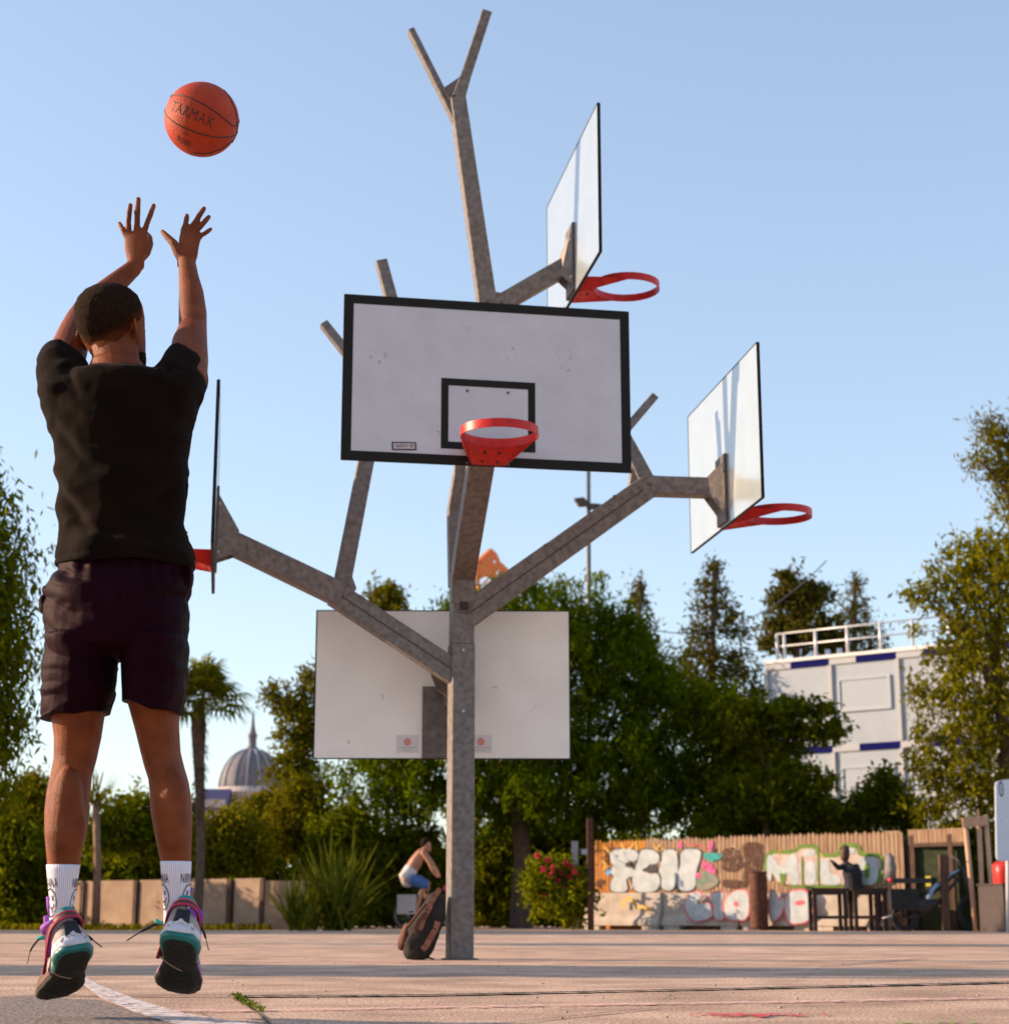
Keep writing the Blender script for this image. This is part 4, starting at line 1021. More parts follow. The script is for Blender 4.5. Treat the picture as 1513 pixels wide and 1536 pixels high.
def limbs(root, base, top, r0, targets, m=BARK, name='trunk', seed=1, bend=.15):
    r = random.Random(seed); mb = MB(); base = np.array(base, float); top = np.array(top, float)
    pts = [base+(top-base)*t+V3(r.uniform(-1, 1), r.uniform(-1, 1), 0)*bend*(0 if t in (0,) else 1)*.5 for t in np.linspace(0, 1, 6)]
    mb.tube([pts[0]-V3(0, 0, .05)]+pts, [r0*1.35, r0*1.25]+list(np.linspace(r0, r0*.6, 5)), 10)
    mb.build(name, m, root, smooth=True)
    for q in targets:
        q = np.array(q, float); s = pts[3+r.randrange(3)]; mid = (s+q)/2+V3(0, 0, .12*np.linalg.norm(q-s))
        l = MB(); l.tube([s, s*.5+mid*.5+V3(r.uniform(-.1, .1), 0, 0), mid, q], [r0*.5, r0*.4, r0*.28, r0*.1], 7); l.build('limb', m, root, smooth=True)
G_DARK = leaf_mat('leaf_dark_green', (.030, .042, .002), (.18, .20, .006), (.52, .46, .014), trans=.5)
G_PINE = leaf_mat('needle_deep_green', (.024, .042, .0015), (.15, .20, .004), (.50, .54, .012), trans=.5)
G_OLIVE = leaf_mat('leaf_olive', (.05, .05, .003), (.22, .19, .008), (.46, .35, .018), trans=.4)
G_BRIGHT = leaf_mat('leaf_bright_green', (.05, .065, .003), (.27, .28, .008), (.58, .48, .018), trans=.45)
G_BROWN = leaf_mat('needle_brown_green', (.035, .036, .006), (.13, .115, .016), (.28, .20, .03), trans=.45)
G_GOLD = leaf_mat('leaf_golden_green', (.06, .062, .004), (.28, .25, .010), (.60, .48, .025), trans=.45)
def E(px, py, rx, ry, Y, ryd=None, dY=0.):
    """an ellipsoid of foliage seen at this place of the picture, at distance Y"""
    c = W(px, py, Y+dY); k = ppm(Y+dY, c[2]); return (c, (rx/k, ryd if ryd else rx/k, ry/k))
def tree_(name, label, cat, bx, Y, ells, m, ncl, nlf, size, trunk=None, tr=.15, group=None, bark=BARK, seed=1, lt=5, **kw):
    b = GX(bx, Y); root = empty(name, b, label, cat, group)
    if trunk is not None:
        tg = [e[0] for e in ells][:lt]; limbs(root, b, W(trunk[0], trunk[1], Y), tr, tg, bark, seed=seed)
    Q_ = crown(ells, ncl, nlf, size, **kw); Q_[:, :, 2] = np.maximum(Q_[:, :, 2], .01)
    quads('crown' if trunk is not None else 'foliage', Q_, m, root)
    return root
# 1 the big drooping tree at the left edge (trunk outside the frame)
Y = 20.
tree_('drooping_tree', 'large dark drooping tree at the left edge of the court', 'tree', -75, Y,
      [E(-60, 860, 75, 120, Y), E(-30, 960, 62, 130, Y), E(-45, 1040, 70, 90, Y), E(-80, 780, 80, 90, Y), E(14, 870, 26, 62, Y), E(2, 965, 40, 70, Y), E(-20, 1100, 50, 55, Y), E(20, 1105, 18, 20, Y), E(-15, 1195, 42, 40, Y), E(-160, 880, 100, 130, Y), E(-150, 1020, 100, 110, Y), E(-110, 740, 70, 60, Y)],
      G_DARK, 1000, 40, .055, trunk=(-85, 900), tr=.22, aspect=.28, cr=.26, bias=(.3, 0, -1.1), flat=1.5, noise_=.3)
# 2 the dense spreading pine behind the pole
Y = 46.
tree_('spreading_pine', 'broad dense dark green pine with a rounded crown behind the pole', 'tree', 781, Y,
      [E(790, 1000, 150, 115, Y), E(900, 1030, 120, 120, Y), E(980, 1110, 85, 110, Y), E(1015, 1165, 58, 80, Y), E(860, 950, 90, 75, Y), E(640, 1060, 120, 120, Y), E(560, 1150, 82, 70, Y), E(720, 1130, 150, 100, Y), E(880, 1150, 150, 90, Y), E(770, 905, 60, 42, Y), E(935, 960, 52, 50, Y), E(985, 1030, 45, 50, Y), E(600, 1215, 55, 38, Y), E(690, 915, 40, 22, Y), E(800, 1200, 180, 45, Y), E(960, 1215, 90, 35, Y)],
      G_PINE, 2700, 32, .105, trunk=(785, 1130), tr=.24, aspect=.24, cr=.22, shell=.55, bias=(0, 0, 1.0), flat=1.3, bark=BARK, seed=3, lt=6, noise_=.2)
# 3 tall loose tree left of the low board
tree_('loose_tree', 'tall thin-crowned tree with see-through twigs beside the dome', 'tree', 450, 50.,
      [E(455, 1110, 32, 30, 50.), E(440, 1060, 26, 22, 50.), E(462, 1035, 20, 30, 50.), E(468, 1090, 26, 34, 50.), E(412, 1045, 20, 16, 50.), E(430, 1150, 30, 26, 50.), E(462, 1175, 36, 36, 50.), E(418, 1100, 14, 9, 50.)],
      G_OLIVE, 260, 26, .085, trunk=(455, 1020), tr=.08, aspect=.4, cr=.26, noise_=.35)
# far small crown above the low board
tree_('round_tree', 'small round far tree rising above the low board', 'tree', 580, 75.,
      [E(578, 892, 24, 20, 75.), E(570, 905, 26, 16, 75.), E(594, 900, 14, 14, 75.), E(584, 950, 40, 50, 75.), E(578, 1020, 46, 60, 75.)], G_OLIVE, 300, 24, .12, trunk=(580, 920), tr=.12, cr=.3, noise_=.3)
# conifers on the right
def conifer(label, px, ytop, Y, wpx, ybot=1180, m=G_BROWN, n=130, seed=1, group='tall conifers behind the fence'):
    r = random.Random(seed); ells = []; L_ = 8
    for i in range(L_):
        t = i/(L_-1); y = ytop+14+(ybot-ytop)*t*.8; w_ = wpx*(.16+.84*t**.8)
        for s in (-1, 1):
            ells.append(E(px+s*w_*.45*r.uniform(.6, 1.1), y+r.uniform(-6, 6), w_*.45, 11+6*t, Y))
    ells.append(E(px, ytop+6, 4, 14, Y))
    return tree_('conifer', label, 'tree', px, Y, ells, m, n, 22, .13, trunk=(px, ytop), tr=.16, group=group, cr=.36, aspect=.3, noise_=.35, seed=seed, lt=4)
conifer('slender sparse conifer just right of the spreading pine', 958, 872, 72., 60, 1060, n=130, seed=2)
conifer('tall pointed conifer between the spreading pine and the white building', 1070, 842, 66., 104, 1120, n=330, seed=3)
tree_('conifer', 'broad flat-topped conifer behind the left end of the roof railing', 'tree', 1195, 76.,
      [E(1195, 905, 40, 34, 76.), E(1180, 880, 20, 20, 76.), E(1215, 900, 30, 26, 76.), E(1200, 950, 46, 30, 76.), E(1165, 960, 26, 24, 76.), E(1220, 885, 16, 14, 76.), E(1245, 955, 30, 34, 76.), E(1160, 935, 14, 10, 76.)], G_BROWN, 300, 24, .14, trunk=(1195, 880), tr=.2, cr=.36, noise_=.35, group='tall conifers behind the fence')
conifer('narrow conifer behind the middle of the roof railing', 1283, 868, 78., 78, 1040, n=190, seed=6)
# deciduous trees right of the pine
Y = 44.
tree_('layered_tree', 'green layered tree growing in front of the white building', 'tree', 1150, Y,
      [E(1200, 1066, 44, 20, Y), E(1215, 1100, 46, 16, Y), E(1165, 1085, 34, 30, Y), E(1190, 1165, 46, 34, Y), E(1130, 1080, 46, 36, Y), E(1215, 1205, 40, 30, Y), E(1150, 1200, 60, 46, Y), E(1245, 1090, 14, 10, Y), E(1172, 1130, 28, 24, Y)],
      G_DARK, 480, 26, .085, trunk=(1150, 1110), tr=.12, cr=.24, flat=.6, noise_=.4, seed=5)
tree_('leafy_tree', 'bright green leafy tree between the pine and the layered tree', 'tree', 1090, 46.,
      [E(1080, 1075, 46, 40, 46.), E(1095, 1130, 52, 60, 46.), E(1085, 1200, 50, 50, 46.), E(1050, 1050, 30, 24, 46.), E(1120, 1180, 50, 60, 46.)], G_BRIGHT, 520, 30, .085, trunk=(1090, 1100), tr=.12, cr=.26, noise_=.25, seed=6)
tree_('shrub', 'rounded green shrub in front of the building above the picket fence', 'shrub', 1320, 45.,
      [E(1325, 1200, 36, 32, 45.), E(1290, 1225, 34, 26, 45.), E(1355, 1220, 28, 26, 45.), E(1330, 1172, 14, 18, 45.), E(1240, 1232, 36, 24, 45.)], G_DARK, 330, 28, .075, cr=.24, noise_=.3)
# big tree on the right edge
Y = 42.
tree_('golden_tree', 'tall golden green tree at the right edge above the sign', 'tree', 1525, Y,
      [E(1455, 850, 58, 44, Y), E(1500, 860, 60, 80, Y), E(1430, 900, 44, 40, Y), E(1465, 960, 60, 50, Y), E(1385, 895, 26, 26, Y), E(1400, 860, 14, 30, Y), E(1375, 940, 16, 10, Y), E(1430, 1010, 50, 44, Y), E(1385, 1040, 24, 34, Y), E(1440, 1090, 60, 60, Y), E(1500, 1050, 70, 120, Y), E(1395, 1130, 36, 24, Y), E(1440, 1180, 60, 56, Y), E(1395, 1170, 26, 16, Y), E(1500, 1180, 60, 90, Y), E(1550, 900, 70, 160, Y), E(1405, 1225, 34, 26, Y)],
      G_GOLD, 900, 24, .085, trunk=(1490, 950), tr=.2, cr=.24, aspect=.36, bias=(0, 0, .8), noise_=.42, seed=8)
tree_('pine', 'dark pine whose high branches enter the frame at the right edge', 'tree', 1560, 30.,
      [E(1490, 655, 24, 22, 30.), E(1470, 690, 24, 10, 30.), E(1500, 700, 22, 26, 30.), E(1510, 745, 16, 30, 30.), E(1485, 640, 9, 18, 30.), E(1545, 700, 34, 70, 30.), E(1600, 660, 50, 80, 30.), E(1590, 780, 60, 60, 30.), E(1560, 620, 26, 34, 30.)], G_OLIVE, 520, 26, .065, trunk=(1560, 700), tr=.14, cr=.2, aspect=.22, bias=(-.3, 0, .9), noise_=.4)
# hedge row behind the low wall on the left
bush = [('olive bush above the left end of the low wall', 40, 1225, 60, 62, 45., G_OLIVE), ('dark bush between the left shoe and the drooping tree', 20, 1300, 60, 70, 42., G_DARK),
        ('bright green bush seen between the legs of the player', 190, 1235, 62, 48, 46., G_BRIGHT), ('low bright bush beside the palm trunk', 262, 1240, 34, 56, 46., G_BRIGHT),
        ('golden bush right of the palm trunk', 345, 1262, 58, 50, 45., G_GOLD), ('dark bush below the dome', 400, 1235, 56, 46, 48., G_OLIVE), ('tall green bush beside the low board', 455, 1230, 50, 60, 47., G_OLIVE),
        ('dark bush behind the sword-leaved plant', 520, 1270, 60, 60, 45., G_DARK), ('dark bush behind the cyclist', 610, 1300, 70, 66, 46., G_DARK),
        ('green bush between the pole and the pine trunk', 735, 1315, 46, 66, 49., G_BRIGHT), ('dark bush behind the pine trunk', 800, 1290, 80, 60, 50., G_DARK), ('dark hedge bush left of the rusty post', 868, 1300, 46, 80, 49., G_DARK),
        ('olive bush at the foot of the layered tree', 1130, 1240, 90, 34, 45., G_DARK), ('dark bush behind the gate at the right', 1440, 1290, 90, 50, 44., G_DARK)]
for lb, px, py, rx, ry, Y, m in bush:
    tree_('bush', lb, 'bush', px, Y, [E(px, py, rx, ry, Y), E(px-rx*.5, py+ry*.35, rx*.6, ry*.6, Y), E(px+rx*.5, py+ry*.3, rx*.6, ry*.65, Y), E(px+rx*.15, py-ry*.5, rx*.5, ry*.5, Y), E(px, 1366, rx*.95, 26, Y)],
          m, int(rx*ry/9), 26, .075, cr=.24, noise_=.3)
# distant wood closing the view at eye level
Q_ = crown([E(x, 1312, 90, 68, 62., 2.) for x in range(-120, 1700, 120)]+[E(x, 1372, 70, 16, 60., 1.) for x in range(-120, 1700, 110)], 3000, 20, .17, cr=.5, noise_=.3)
o = quads('distant_foliage', Q_, G_DARK, None); tag(o, 'dark mass of far foliage behind the bushes and fence', 'foliage', kind='stuff')
# spiky young palm left of centre
def spiky(name, label, px, ytop, ybase, Y, n, L_, wd, m, spread=1.0, up=1.0, trunk=None):
    b = GX(px, Y); root = empty(name, b, label, 'plant')
    t = W(px, ybase, Y)
    if trunk: mb = MB(); mb.tube([b, (b+t)/2+V3(.04, 0, 0), t], [trunk, trunk*.85, trunk*.8], 10); mb.build('trunk', BARKL, root, smooth=True)
    else: t = b+V3(0, 0, .05)
    V = []; r = random.Random(int(px))
    P = []
    for i in range(n):
        az = r.uniform(0, 2*math.pi); tilt = r.uniform(.05, 1.)*spread; l = L_*r.uniform(.65, 1.05)
        d = V3(math.cos(az)*math.sin(tilt), math.sin(az)*math.sin(tilt), math.cos(tilt)*up); d = nrm(d); sd_ = nrm(np.cross(d, V3(0, 0, 1)+V3(.01, 0, 0)))
        p = t+V3(r.uniform(-.12, .12), r.uniform(-.12, .12), r.uniform(-.05, .05))*(1 if trunk else 2.5); ws = [wd*.7, wd, wd*.8, wd*.1]; prev = None
        for k in range(4):
            q0 = p-sd_*ws[k]/2; q1 = p+sd_*ws[k]/2
            if prev is not None: P.append([prev[0], prev[1], q1, q0])
            prev = (q0, q1); p = p+d*l/3; d = nrm(d+V3(0, 0, -.16*tilt))
    quads('leaves', np.array(P), m, root); return root
G_SPK = leaf_mat('sword_leaf', (.05, .065, .006), (.20, .20, .02), (.42, .30, .06), trans=.35, clump=2.)
spiky('sword_leaved_plant', 'large clump of tall sword-shaped leaves at the foot of the low board', 510, 1250, 1390, 39., 150, 2.1, .075, G_SPK, 1.0)
spiky('sword_leaved_plant', 'smaller dry clump of sword leaves at the end of the low wall', 452, 1300, 1390, 38.6, 90, 1.25, .065, G_SPK, 1.1)
spiky('young_palm', 'thin young palm with a spiky head seen left between the legs', 144, 1150, 1205, 41., 80, .95, .04, G_OLIVE, 1.7, .8, trunk=.10)
# fan palm
Y = 37.; b = GX(294, Y); palm = empty('fan_palm', b, 'fan palm with a shaggy trunk standing right of the player', 'palm tree')
hub = W(303, 1052, Y)
mb = MB(); r = random.Random(4); pts = [b]+[b+(hub-b)*t+V3(.06*math.sin(5*t), 0, 0) for t in (.15, .3, .45, .6, .75, .88, 1.)]
mb.tube(pts, [.12, .10, .09, .09, .10, .12, .16, .11], 14); mb.build('trunk', BARK, palm, smooth=True)
P = []
for i in range(420):
    t = r.uniform(.45, .98); a = r.uniform(0, 6.28); c = b+(hub-b)*t+V3(math.cos(a), math.sin(a), 0)*(.09+.05*t); d = V3(math.cos(a)*.5, math.sin(a)*.5, r.uniform(-.9, .3)); s_ = V3(-math.sin(a), math.cos(a), 0)*.015; l = r.uniform(.08, .2)
    P.append([c-s_, c+s_, c+d*l+s_*.5, c+d*l-s_*.5])
tag(quads('trunk_fibres', np.array(P), leaf_mat('palm_fibre', (.05, .03, .015), (.17, .10, .05), trans=.1), palm), kind='stuff')
for i in range(46):
    el = r.uniform(-.5, 1.5); az = i*2.4+r.uniform(-.3, .3); d = V3(math.cos(az)*math.cos(el), math.sin(az)*math.cos(el), math.sin(el)); pl = r.uniform(.35, .75)
    c = hub+d*pl+V3(0, 0, -.05); side = nrm(np.cross(d, V3(0, 0, 1))); nn_ = np.cross(side, d); P = []
    P.append([hub-side*.012, hub+side*.012, c+side*.01, c-side*.01])
    for k in range(17):
        th = rad(-115+k*230/16); l = r.uniform(.50, .68)*(1-.25*abs(k-8)/8); q = d*math.cos(th)+side*math.sin(th); w2 = np.cross(q, nn_)*.027
        m1 = c+q*l*.6+nn_*.05; e_ = c+q*l+V3(0, 0, -.10-.06*r.random())
        P.append([c-w2*.4, c+w2*.4, m1+w2, m1-w2]); P.append([m1-w2, m1+w2, e_+w2*.1, e_-w2*.1])
    quads('frond', np.array(P), G_OLIVE if i % 3 else G_BRIGHT, palm)
# oleander with flowers right of the trunk
root = tree_('oleander', 'oleander shrub with clusters of pink red flowers beside the rusty post', 'shrub', 840, 41., [E(835, 1335, 40, 44, 41.), E(815, 1320, 26, 30, 41.), E(860, 1345, 26, 40, 41.)], G_BRIGHT, 260, 24, .07, cr=.22, noise_=.3)
r = random.Random(12); P = []
FL = leaf_mat('flower_red', (.45, .02, .05), (.75, .08, .12), trans=.3)
for (fx, fy) in ((806, 1284), (822, 1290), (814, 1304), (830, 1302), (848, 1296), (857, 1300), (843, 1309), (826, 1313), (862, 1308), (870, 1320), (855, 1318), (836, 1322), (866, 1330), (846, 1332), (728, 1256), (720, 1306), (819, 1343)):
    c = W(fx, fy, 40.5+r.uniform(-.2, .2))
    if fx < 760: continue
    fq = []
    for i in range(26):
        o_ = c+np.array([r.uniform(-.06, .06), r.uniform(-.05, .05), r.uniform(-.055, .055)]); a = nrm([r.gauss(0, 1) for _ in range(3)]); b2 = nrm(np.cross(a, [r.gauss(0, 1) for _ in range(3)]))
        fq.append([o_-a*.035, o_+b2*.028, o_+a*.035, o_-b2*.028])
    quads('flower_cluster', np.array(fq), FL, root)
# grass and weeds
P = []; r = random.Random(21)
for i in range(1500):
    x = r.uniform(-13., -5.2); y = 40.4+r.uniform(-.5, .5); h = r.uniform(.03, .16); a = r.uniform(0, 6.28); s_ = V3(math.cos(a), math.sin(a), 0)*.02
    P.append([V3(x, y, 0)-s_, V3(x, y, 0)+s_, V3(x+r.uniform(-.05, .05), y, h)+s_*.2, V3(x+r.uniform(-.05, .05), y, h)-s_*.2])
tag(quads('grass', np.array(P), G_OLIVE, None), 'dry grass at the foot of the low wall', 'grass', kind='stuff')
wr = empty('weed', G(372, 1508), 'small green weed growing out of the paving crack', 'plant'); P = []
for (px, py, n_) in ((353, 1496, 46), (360, 1501, 60), (368, 1506, 54), (376, 1511, 46), (384, 1517, 34), (389, 1521, 12)):
    for i in range(n_):
        c = G(px+r.gauss(0, 5), py+r.gauss(0, 1.3)); l = r.uniform(.008, .02); a = r.uniform(0, 6.28); d = nrm(V3(math.cos(a), math.sin(a), r.uniform(.15, 1.0))); s_ = nrm(np.cross(d, V3(0, 0, 1)))*l*.3
        c = c+V3(0, 0, .006); P.append([c, c+d*l*.5+s_, c+d*l, c+d*l*.5-s_])
quads('leaves', np.array(P), leaf_mat('weed_leaf', (.05, .075, .005), (.15, .19, .015), trans=.4), wr)

# ------------------------------------------------------------------ low wall on the left
WALLM = mat('wall_render', (.29, .185, .12), .9, col2=(.40, .28, .19), scale=3, detail=9, bump=.3, bscale=40, ramp=(.3, .7))
WOODP = mat('weathered_wood', (.05, .025, .016), .9, col2=(.11, .06, .04), scale=6, detail=6, stretch=(4, 4, .6))
Y = 42.5; lw = empty('low_wall', GX(180, Y), 'low beige panel wall with dark posts behind the player', 'wall')
def wx(px, Y_): return GX(px, Y_)[0]
h = W(200, 1320, Y)[2]
edges_ = [(-60, 25), (31, 62), (68, 122), (128, 200), (209, 340), (352, 392)]
WA, WB = V3(wx(-60, 46.5), 46.5, 0), V3(wx(396, 40.8), 40.8, 0); wd_ = nrm(WB-WA); wn_ = V3(wd_[1], -wd_[0], 0)
def wl(px):
    r = ray(px, 1380); k = ((WA-CAM)@wn_)/(r@wn_); q_ = CAM+r*k; return V3(q_[0], q_[1], 0)
for a, b2 in edges_:
    p0, p1 = wl(a), wl(b2); mb = MB(); mb.box((p0+p1)/2+V3(0, 0, h/2+.02), (np.linalg.norm(p1-p0), .09, h-.04), (wd_, wn_, (0, 0, 1))); mb.build('panel', WALLM, lw)
for px in (28, 65, 125, 204.5, 346, 395):
    mb = MB(); mb.box(wl(px)+wn_*.03+V3(0, 0, h/2-.01), (.11, .14, h-.02), (wd_, wn_, (0, 0, 1))); mb.build('post', WOODP, lw)
mb = MB(); c0 = wl(397); 
for i in range(8):
    a0, a1 = i/8*1.2, (i+1)/8*1.2; f_ = lambda t: c0+wd_*(.75*math.sin(t))-wn_*(.75*(1-math.cos(t)))
    p0, p1 = f_(a0), f_(a1); mb.beam(p0+V3(0, 0, (h-.06)/2), p1+V3(0, 0, (h-.06)/2)+nrm(p1-p0)*.01, h-.06, .09, np.cross(p1-p0, (0, 0, 1)))
mb.build('curved_panel', WALLM, lw)

# ------------------------------------------------------------------ picket fence with graffiti, barriers
YF0, YF1 = 43.0, 37.0
def fl(px):      # plan position of the fence line at picture column px
    t = (px-893)/(1452-893); Yv = YF0+(YF1-YF0)*t; return V3(wx(px, Yv), Yv, 0)
A_, B_ = fl(893), fl(1452); fd = nrm(B_-A_); fn = V3(fd[1], -fd[0], 0)
def fz(px, py, off=.0):    # point on the fence plane
    r = ray(px, py); p0 = A_+fn*off; k = ((p0-CAM)@fn)/(r@fn); return CAM+r*k
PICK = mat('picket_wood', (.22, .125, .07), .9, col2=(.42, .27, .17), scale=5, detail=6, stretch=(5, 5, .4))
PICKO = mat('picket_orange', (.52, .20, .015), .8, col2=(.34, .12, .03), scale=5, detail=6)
fence = empty('picket_fence', (A_+B_)/2, 'tall picket fence covered in graffiti behind the barriers', 'fence')
L_ = np.linalg.norm(fl(1368)-A_); npk = int(L_/.105); r = random.Random(2)
tops = [(893, 1262), (1000, 1257), (1100, 1254.5), (1200, 1251), (1340, 1247), (1460, 1243)]
def topz(px):
    for (x0, y0), (x1, y1) in zip(tops[:-1], tops[1:]):
        if px <= x1: return fz(px, y0+(y1-y0)*(px-x0)/(x1-x0))[2]
    return fz(px, tops[-1][1])[2]
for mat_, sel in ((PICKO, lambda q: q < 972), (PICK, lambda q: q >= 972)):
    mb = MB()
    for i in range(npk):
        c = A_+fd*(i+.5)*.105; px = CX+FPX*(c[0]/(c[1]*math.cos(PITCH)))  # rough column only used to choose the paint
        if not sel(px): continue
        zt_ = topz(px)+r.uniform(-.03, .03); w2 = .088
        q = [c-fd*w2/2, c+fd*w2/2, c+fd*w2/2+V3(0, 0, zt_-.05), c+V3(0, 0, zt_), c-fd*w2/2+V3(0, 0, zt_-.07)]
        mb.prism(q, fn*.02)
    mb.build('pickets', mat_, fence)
for hz_ in (.45, 1.55):
    mb = MB(); mb.beam(A_-fn*.03+V3(0, 0, hz_), fl(1368)-fn*.03+V3(0, 0, hz_), .07, .04, fn); mb.build('rail', WOODP, fence)
mb = MB(); mb.box((A_+fl(1368))/2-fn*.05+V3(0, 0, .93), (np.linalg.norm(fl(1368)-A_), .012, 1.8), (fd, fn, (0, 0, 1))); mb.build('backing_sheet', mat('dark_backing', (.05, .03, .02), .9), fence)
mb = MB(); c = fl(1345); mb.box(c+fn*.02+V3(0, 0, topz(1345)/2), (.36, .05, topz(1345)+.02), (fd, fn, (0, 0, 1))); mb.build('board', PICK, fence)
# opening and dark gate at the right
gate = empty('gate_frame', fl(1410), 'wooden gate frame with slatted top and a dark opening at the right of the fence', 'gate')
for px in (1374, 1432):
    mb = MB(); c = fl(px); mb.box(c+V3(0, 0, topz(px)/2-.05), (.10, .10, topz(px)-.1), (fd, fn, (0, 0, 1))); mb.build('post', WOODP, gate)
mb = MB()
for i in range(14):
    c = fl(1372+i*6.4); mb.box(c+fn*.03+V3(0, 0, topz(1400)-.13), (.085, .02, .30), (fd, fn, (0, 0, 1)))
mb.build('slats', PICK, gate)
mb = MB(); mb.beam(fl(1370)+V3(0, 0, topz(1400)-.30), fl(1455)+V3(0, 0, topz(1400)-.30), .08, .08, fn); mb.build('lintel', WOODP, gate)
DGR = mat('opening_dark_green', (.010, .018, .004), .9, col2=(.03, .04, .008), scale=8)
mb = MB(); mb.box((fl(1376)+fl(1455))/2-fn*.12+V3(0, 0, .95), (np.linalg.norm(fl(1455)-fl(1376)), .03, 1.9), (fd, fn, (0, 0, 1))); mb.build('opening_sheet', DGR, gate)  # dark green sheet standing in for the dark inside of the opening
for (px, py, rx, ry, c_) in ((1392, 1322, 4, 7, (.5, .40, .03)), (1416, 1300, 4, 16, (.30, .14, .05))):
    mb = MB(); p = fz(px, py, -.09); k = ppm(40.); mb.box(p, (rx*2/k, .02, ry*2/k), (fd, fn, (0, 0, 1))); mb.build('poster', mat('poster_%d' % px, c_, .8), gate)
# concrete barriers
CONC = mat('painted_concrete', (.36, .30, .25), .9, col2=(.50, .43, .37), scale=4, detail=8, bump=.3, bscale=40, ramp=(.3, .7))
def barrier(px0, px1, label, off):
    a, b2 = fl(px0)+fn*off, fl(px1)+fn*off; c = (a+b2)/2; Lb = np.linalg.norm(b2-a)-.04; root = empty('concrete_barrier', c, label, 'barrier', 'concrete barriers along the fence')
    zt_ = fz((px0+px1)/2, 1339.5, off)[2]; prof_ = [(-.12, 0), (-.12, .0), (.16, 0), (.14, .18), (.07, .32), (.05, zt_), (-.10, zt_)]
    prof_ = [(-.12, .10), (.16, .10), (.15, .2), (.07, .34), (.05, zt_), (-.10, zt_)]
    P = [c+fn*x+V3(0, 0, z_) for x, z_ in prof_]; mb = MB(); mb.prism(P, fd*Lb); mb.build('body', CONC, root)
    for e_ in (-1, 1):
        mb = MB(); mb.box(c+fd*e_*(Lb/2-.25)+V3(0, 0, .05), (.42, .26, .10), (fd, fn, (0, 0, 1))); mb.build('foot', CONC, root)
    return root, off
BO = .45
bar = [barrier(893, 1012, 'concrete barrier with a faded yellow scrawl at the left end of the fence', BO), barrier(1012, 1130, 'concrete barrier tagged with white bubble letters left of the rusty barrel', BO), barrier(1130, 1240, 'concrete barrier with white and red tag right of the rusty barrel', BO), barrier(1240, 1350, 'plain concrete barrier behind the trestle tables', BO)]
GW = mat('graffiti_white', (.34, .38, .40), .7, col2=(.47, .50, .51), scale=5, detail=7); GK = mat('graffiti_dark', (.05, .04, .045), .8); GP = mat('graffiti_pink', (.62, .10, .14), .8); GPK = worn('graffiti_hot_pink', (.60, .10, .26), .36, .48, 9)
GT = worn('graffiti_teal', (.04, .32, .30), .36, .48, 9); GG = mat('graffiti_green', (.09, .16, .015), .8, col2=(.13, .22, .03), scale=6); GGR = mat('graffiti_grey_green', (.13, .19, .13), .8, col2=(.25, .22, .18), scale=7, ramp=(.45, .6)); GB = worn('graffiti_brown', (.10, .045, .028), .40, .56, 7); GY = mat('graffiti_yellow', (.68, .42, .10), .8); GC = mat('graffiti_cream', (.52, .42, .37), .8, col2=(.42, .30, .24), scale=5, ramp=(.4, .6)); GBL = mat('graffiti_blue', (.12, .35, .60), .8)
def paint(name, polys, m, root, off, z=0.):
    """painted shapes on the fence / barrier plane, outlines in picture points"""
    for k, poly in enumerate(polys):
        mb = MB(); P = [fz(x, y, off)+fn*(z+.0007*k) for x, y in poly]; mb.prism(P, fn*.004); mb.build(name, m, root)
def grow(poly, d):
    c = np.mean(np.array(poly, float), axis=0); out = []
    for p in poly: v = np.array(p)-c; out.append(tuple(np.array(p)+np.sign(v)*d))
    return out
def rnd(poly, it=2):
    P = [np.array(p, float) for p in poly]
    for _ in range(it):
        Q2 = []
        for a, b2 in zip(P, P[1:]+P[:1]): Q2 += [a*.78+b2*.22, a*.22+b2*.78]
        P = Q2
    return [tuple(p) for p in P]
Z3 = lambda X, Y_: (860+X/4.45, 1220+Y_/4.45)
FO = .022
f_ = [Z3(*p) for p in [(245, 240), (430, 240), (430, 318), (345, 330), (350, 362), (405, 368), (400, 425), (345, 430), (370, 525), (250, 530), (245, 470), (275, 420), (235, 390), (270, 350), (245, 320)]]
c_ = [Z3(*p) for p in [(446, 240), (540, 245), (580, 290), (560, 340), (505, 340), (480, 375), (505, 408), (560, 400), (584, 450), (560, 515), (500, 530), (410, 525), (392, 470), (395, 400), (428, 335)]]
h_ = [Z3(*p) for p in [(595, 245), (690, 240), (700, 380), (670, 520), (585, 510), (590, 420), (565, 380), (590, 330)]]
i_ = [Z3(*p) for p in [(715, 240), (850, 240), (850, 300), (815, 400), (815, 500), (760, 525), (690, 505), (695, 390), (715, 360)]]
paint('outline', [rnd(grow(p, 1.6)) for p in (f_, c_, h_, i_)], GK, fence, FO, 0)
paint('letters', [rnd(p) for p in (f_, c_, h_, i_)], GW, fence, FO, .006)
paint('letter_gap', [rnd([Z3(*p) for p in q]) for q in ([(340, 340), (400, 332), (425, 350), (380, 356)], [(455, 372), (560, 340), (565, 392), (470, 396)])], GK, fence, FO, .012)
paint('patch_pink', [rnd([Z3(*p) for p in q]) for q in ([(700, 190), (732, 190), (728, 232), (704, 236)], [(850, 320), (905, 330), (950, 370), (950, 415), (900, 390), (860, 370)], [(815, 395), (855, 400), (850, 440), (820, 435)], [(905, 185), (935, 185), (930, 250), (905, 250)])], GPK, fence, FO, .010)
paint('patch_teal', [rnd([Z3(*p) for p in q]) for q in ([(870, 265), (1000, 268), (985, 300), (940, 325), (900, 320), (865, 290)],)], GT, fence, FO, .008)
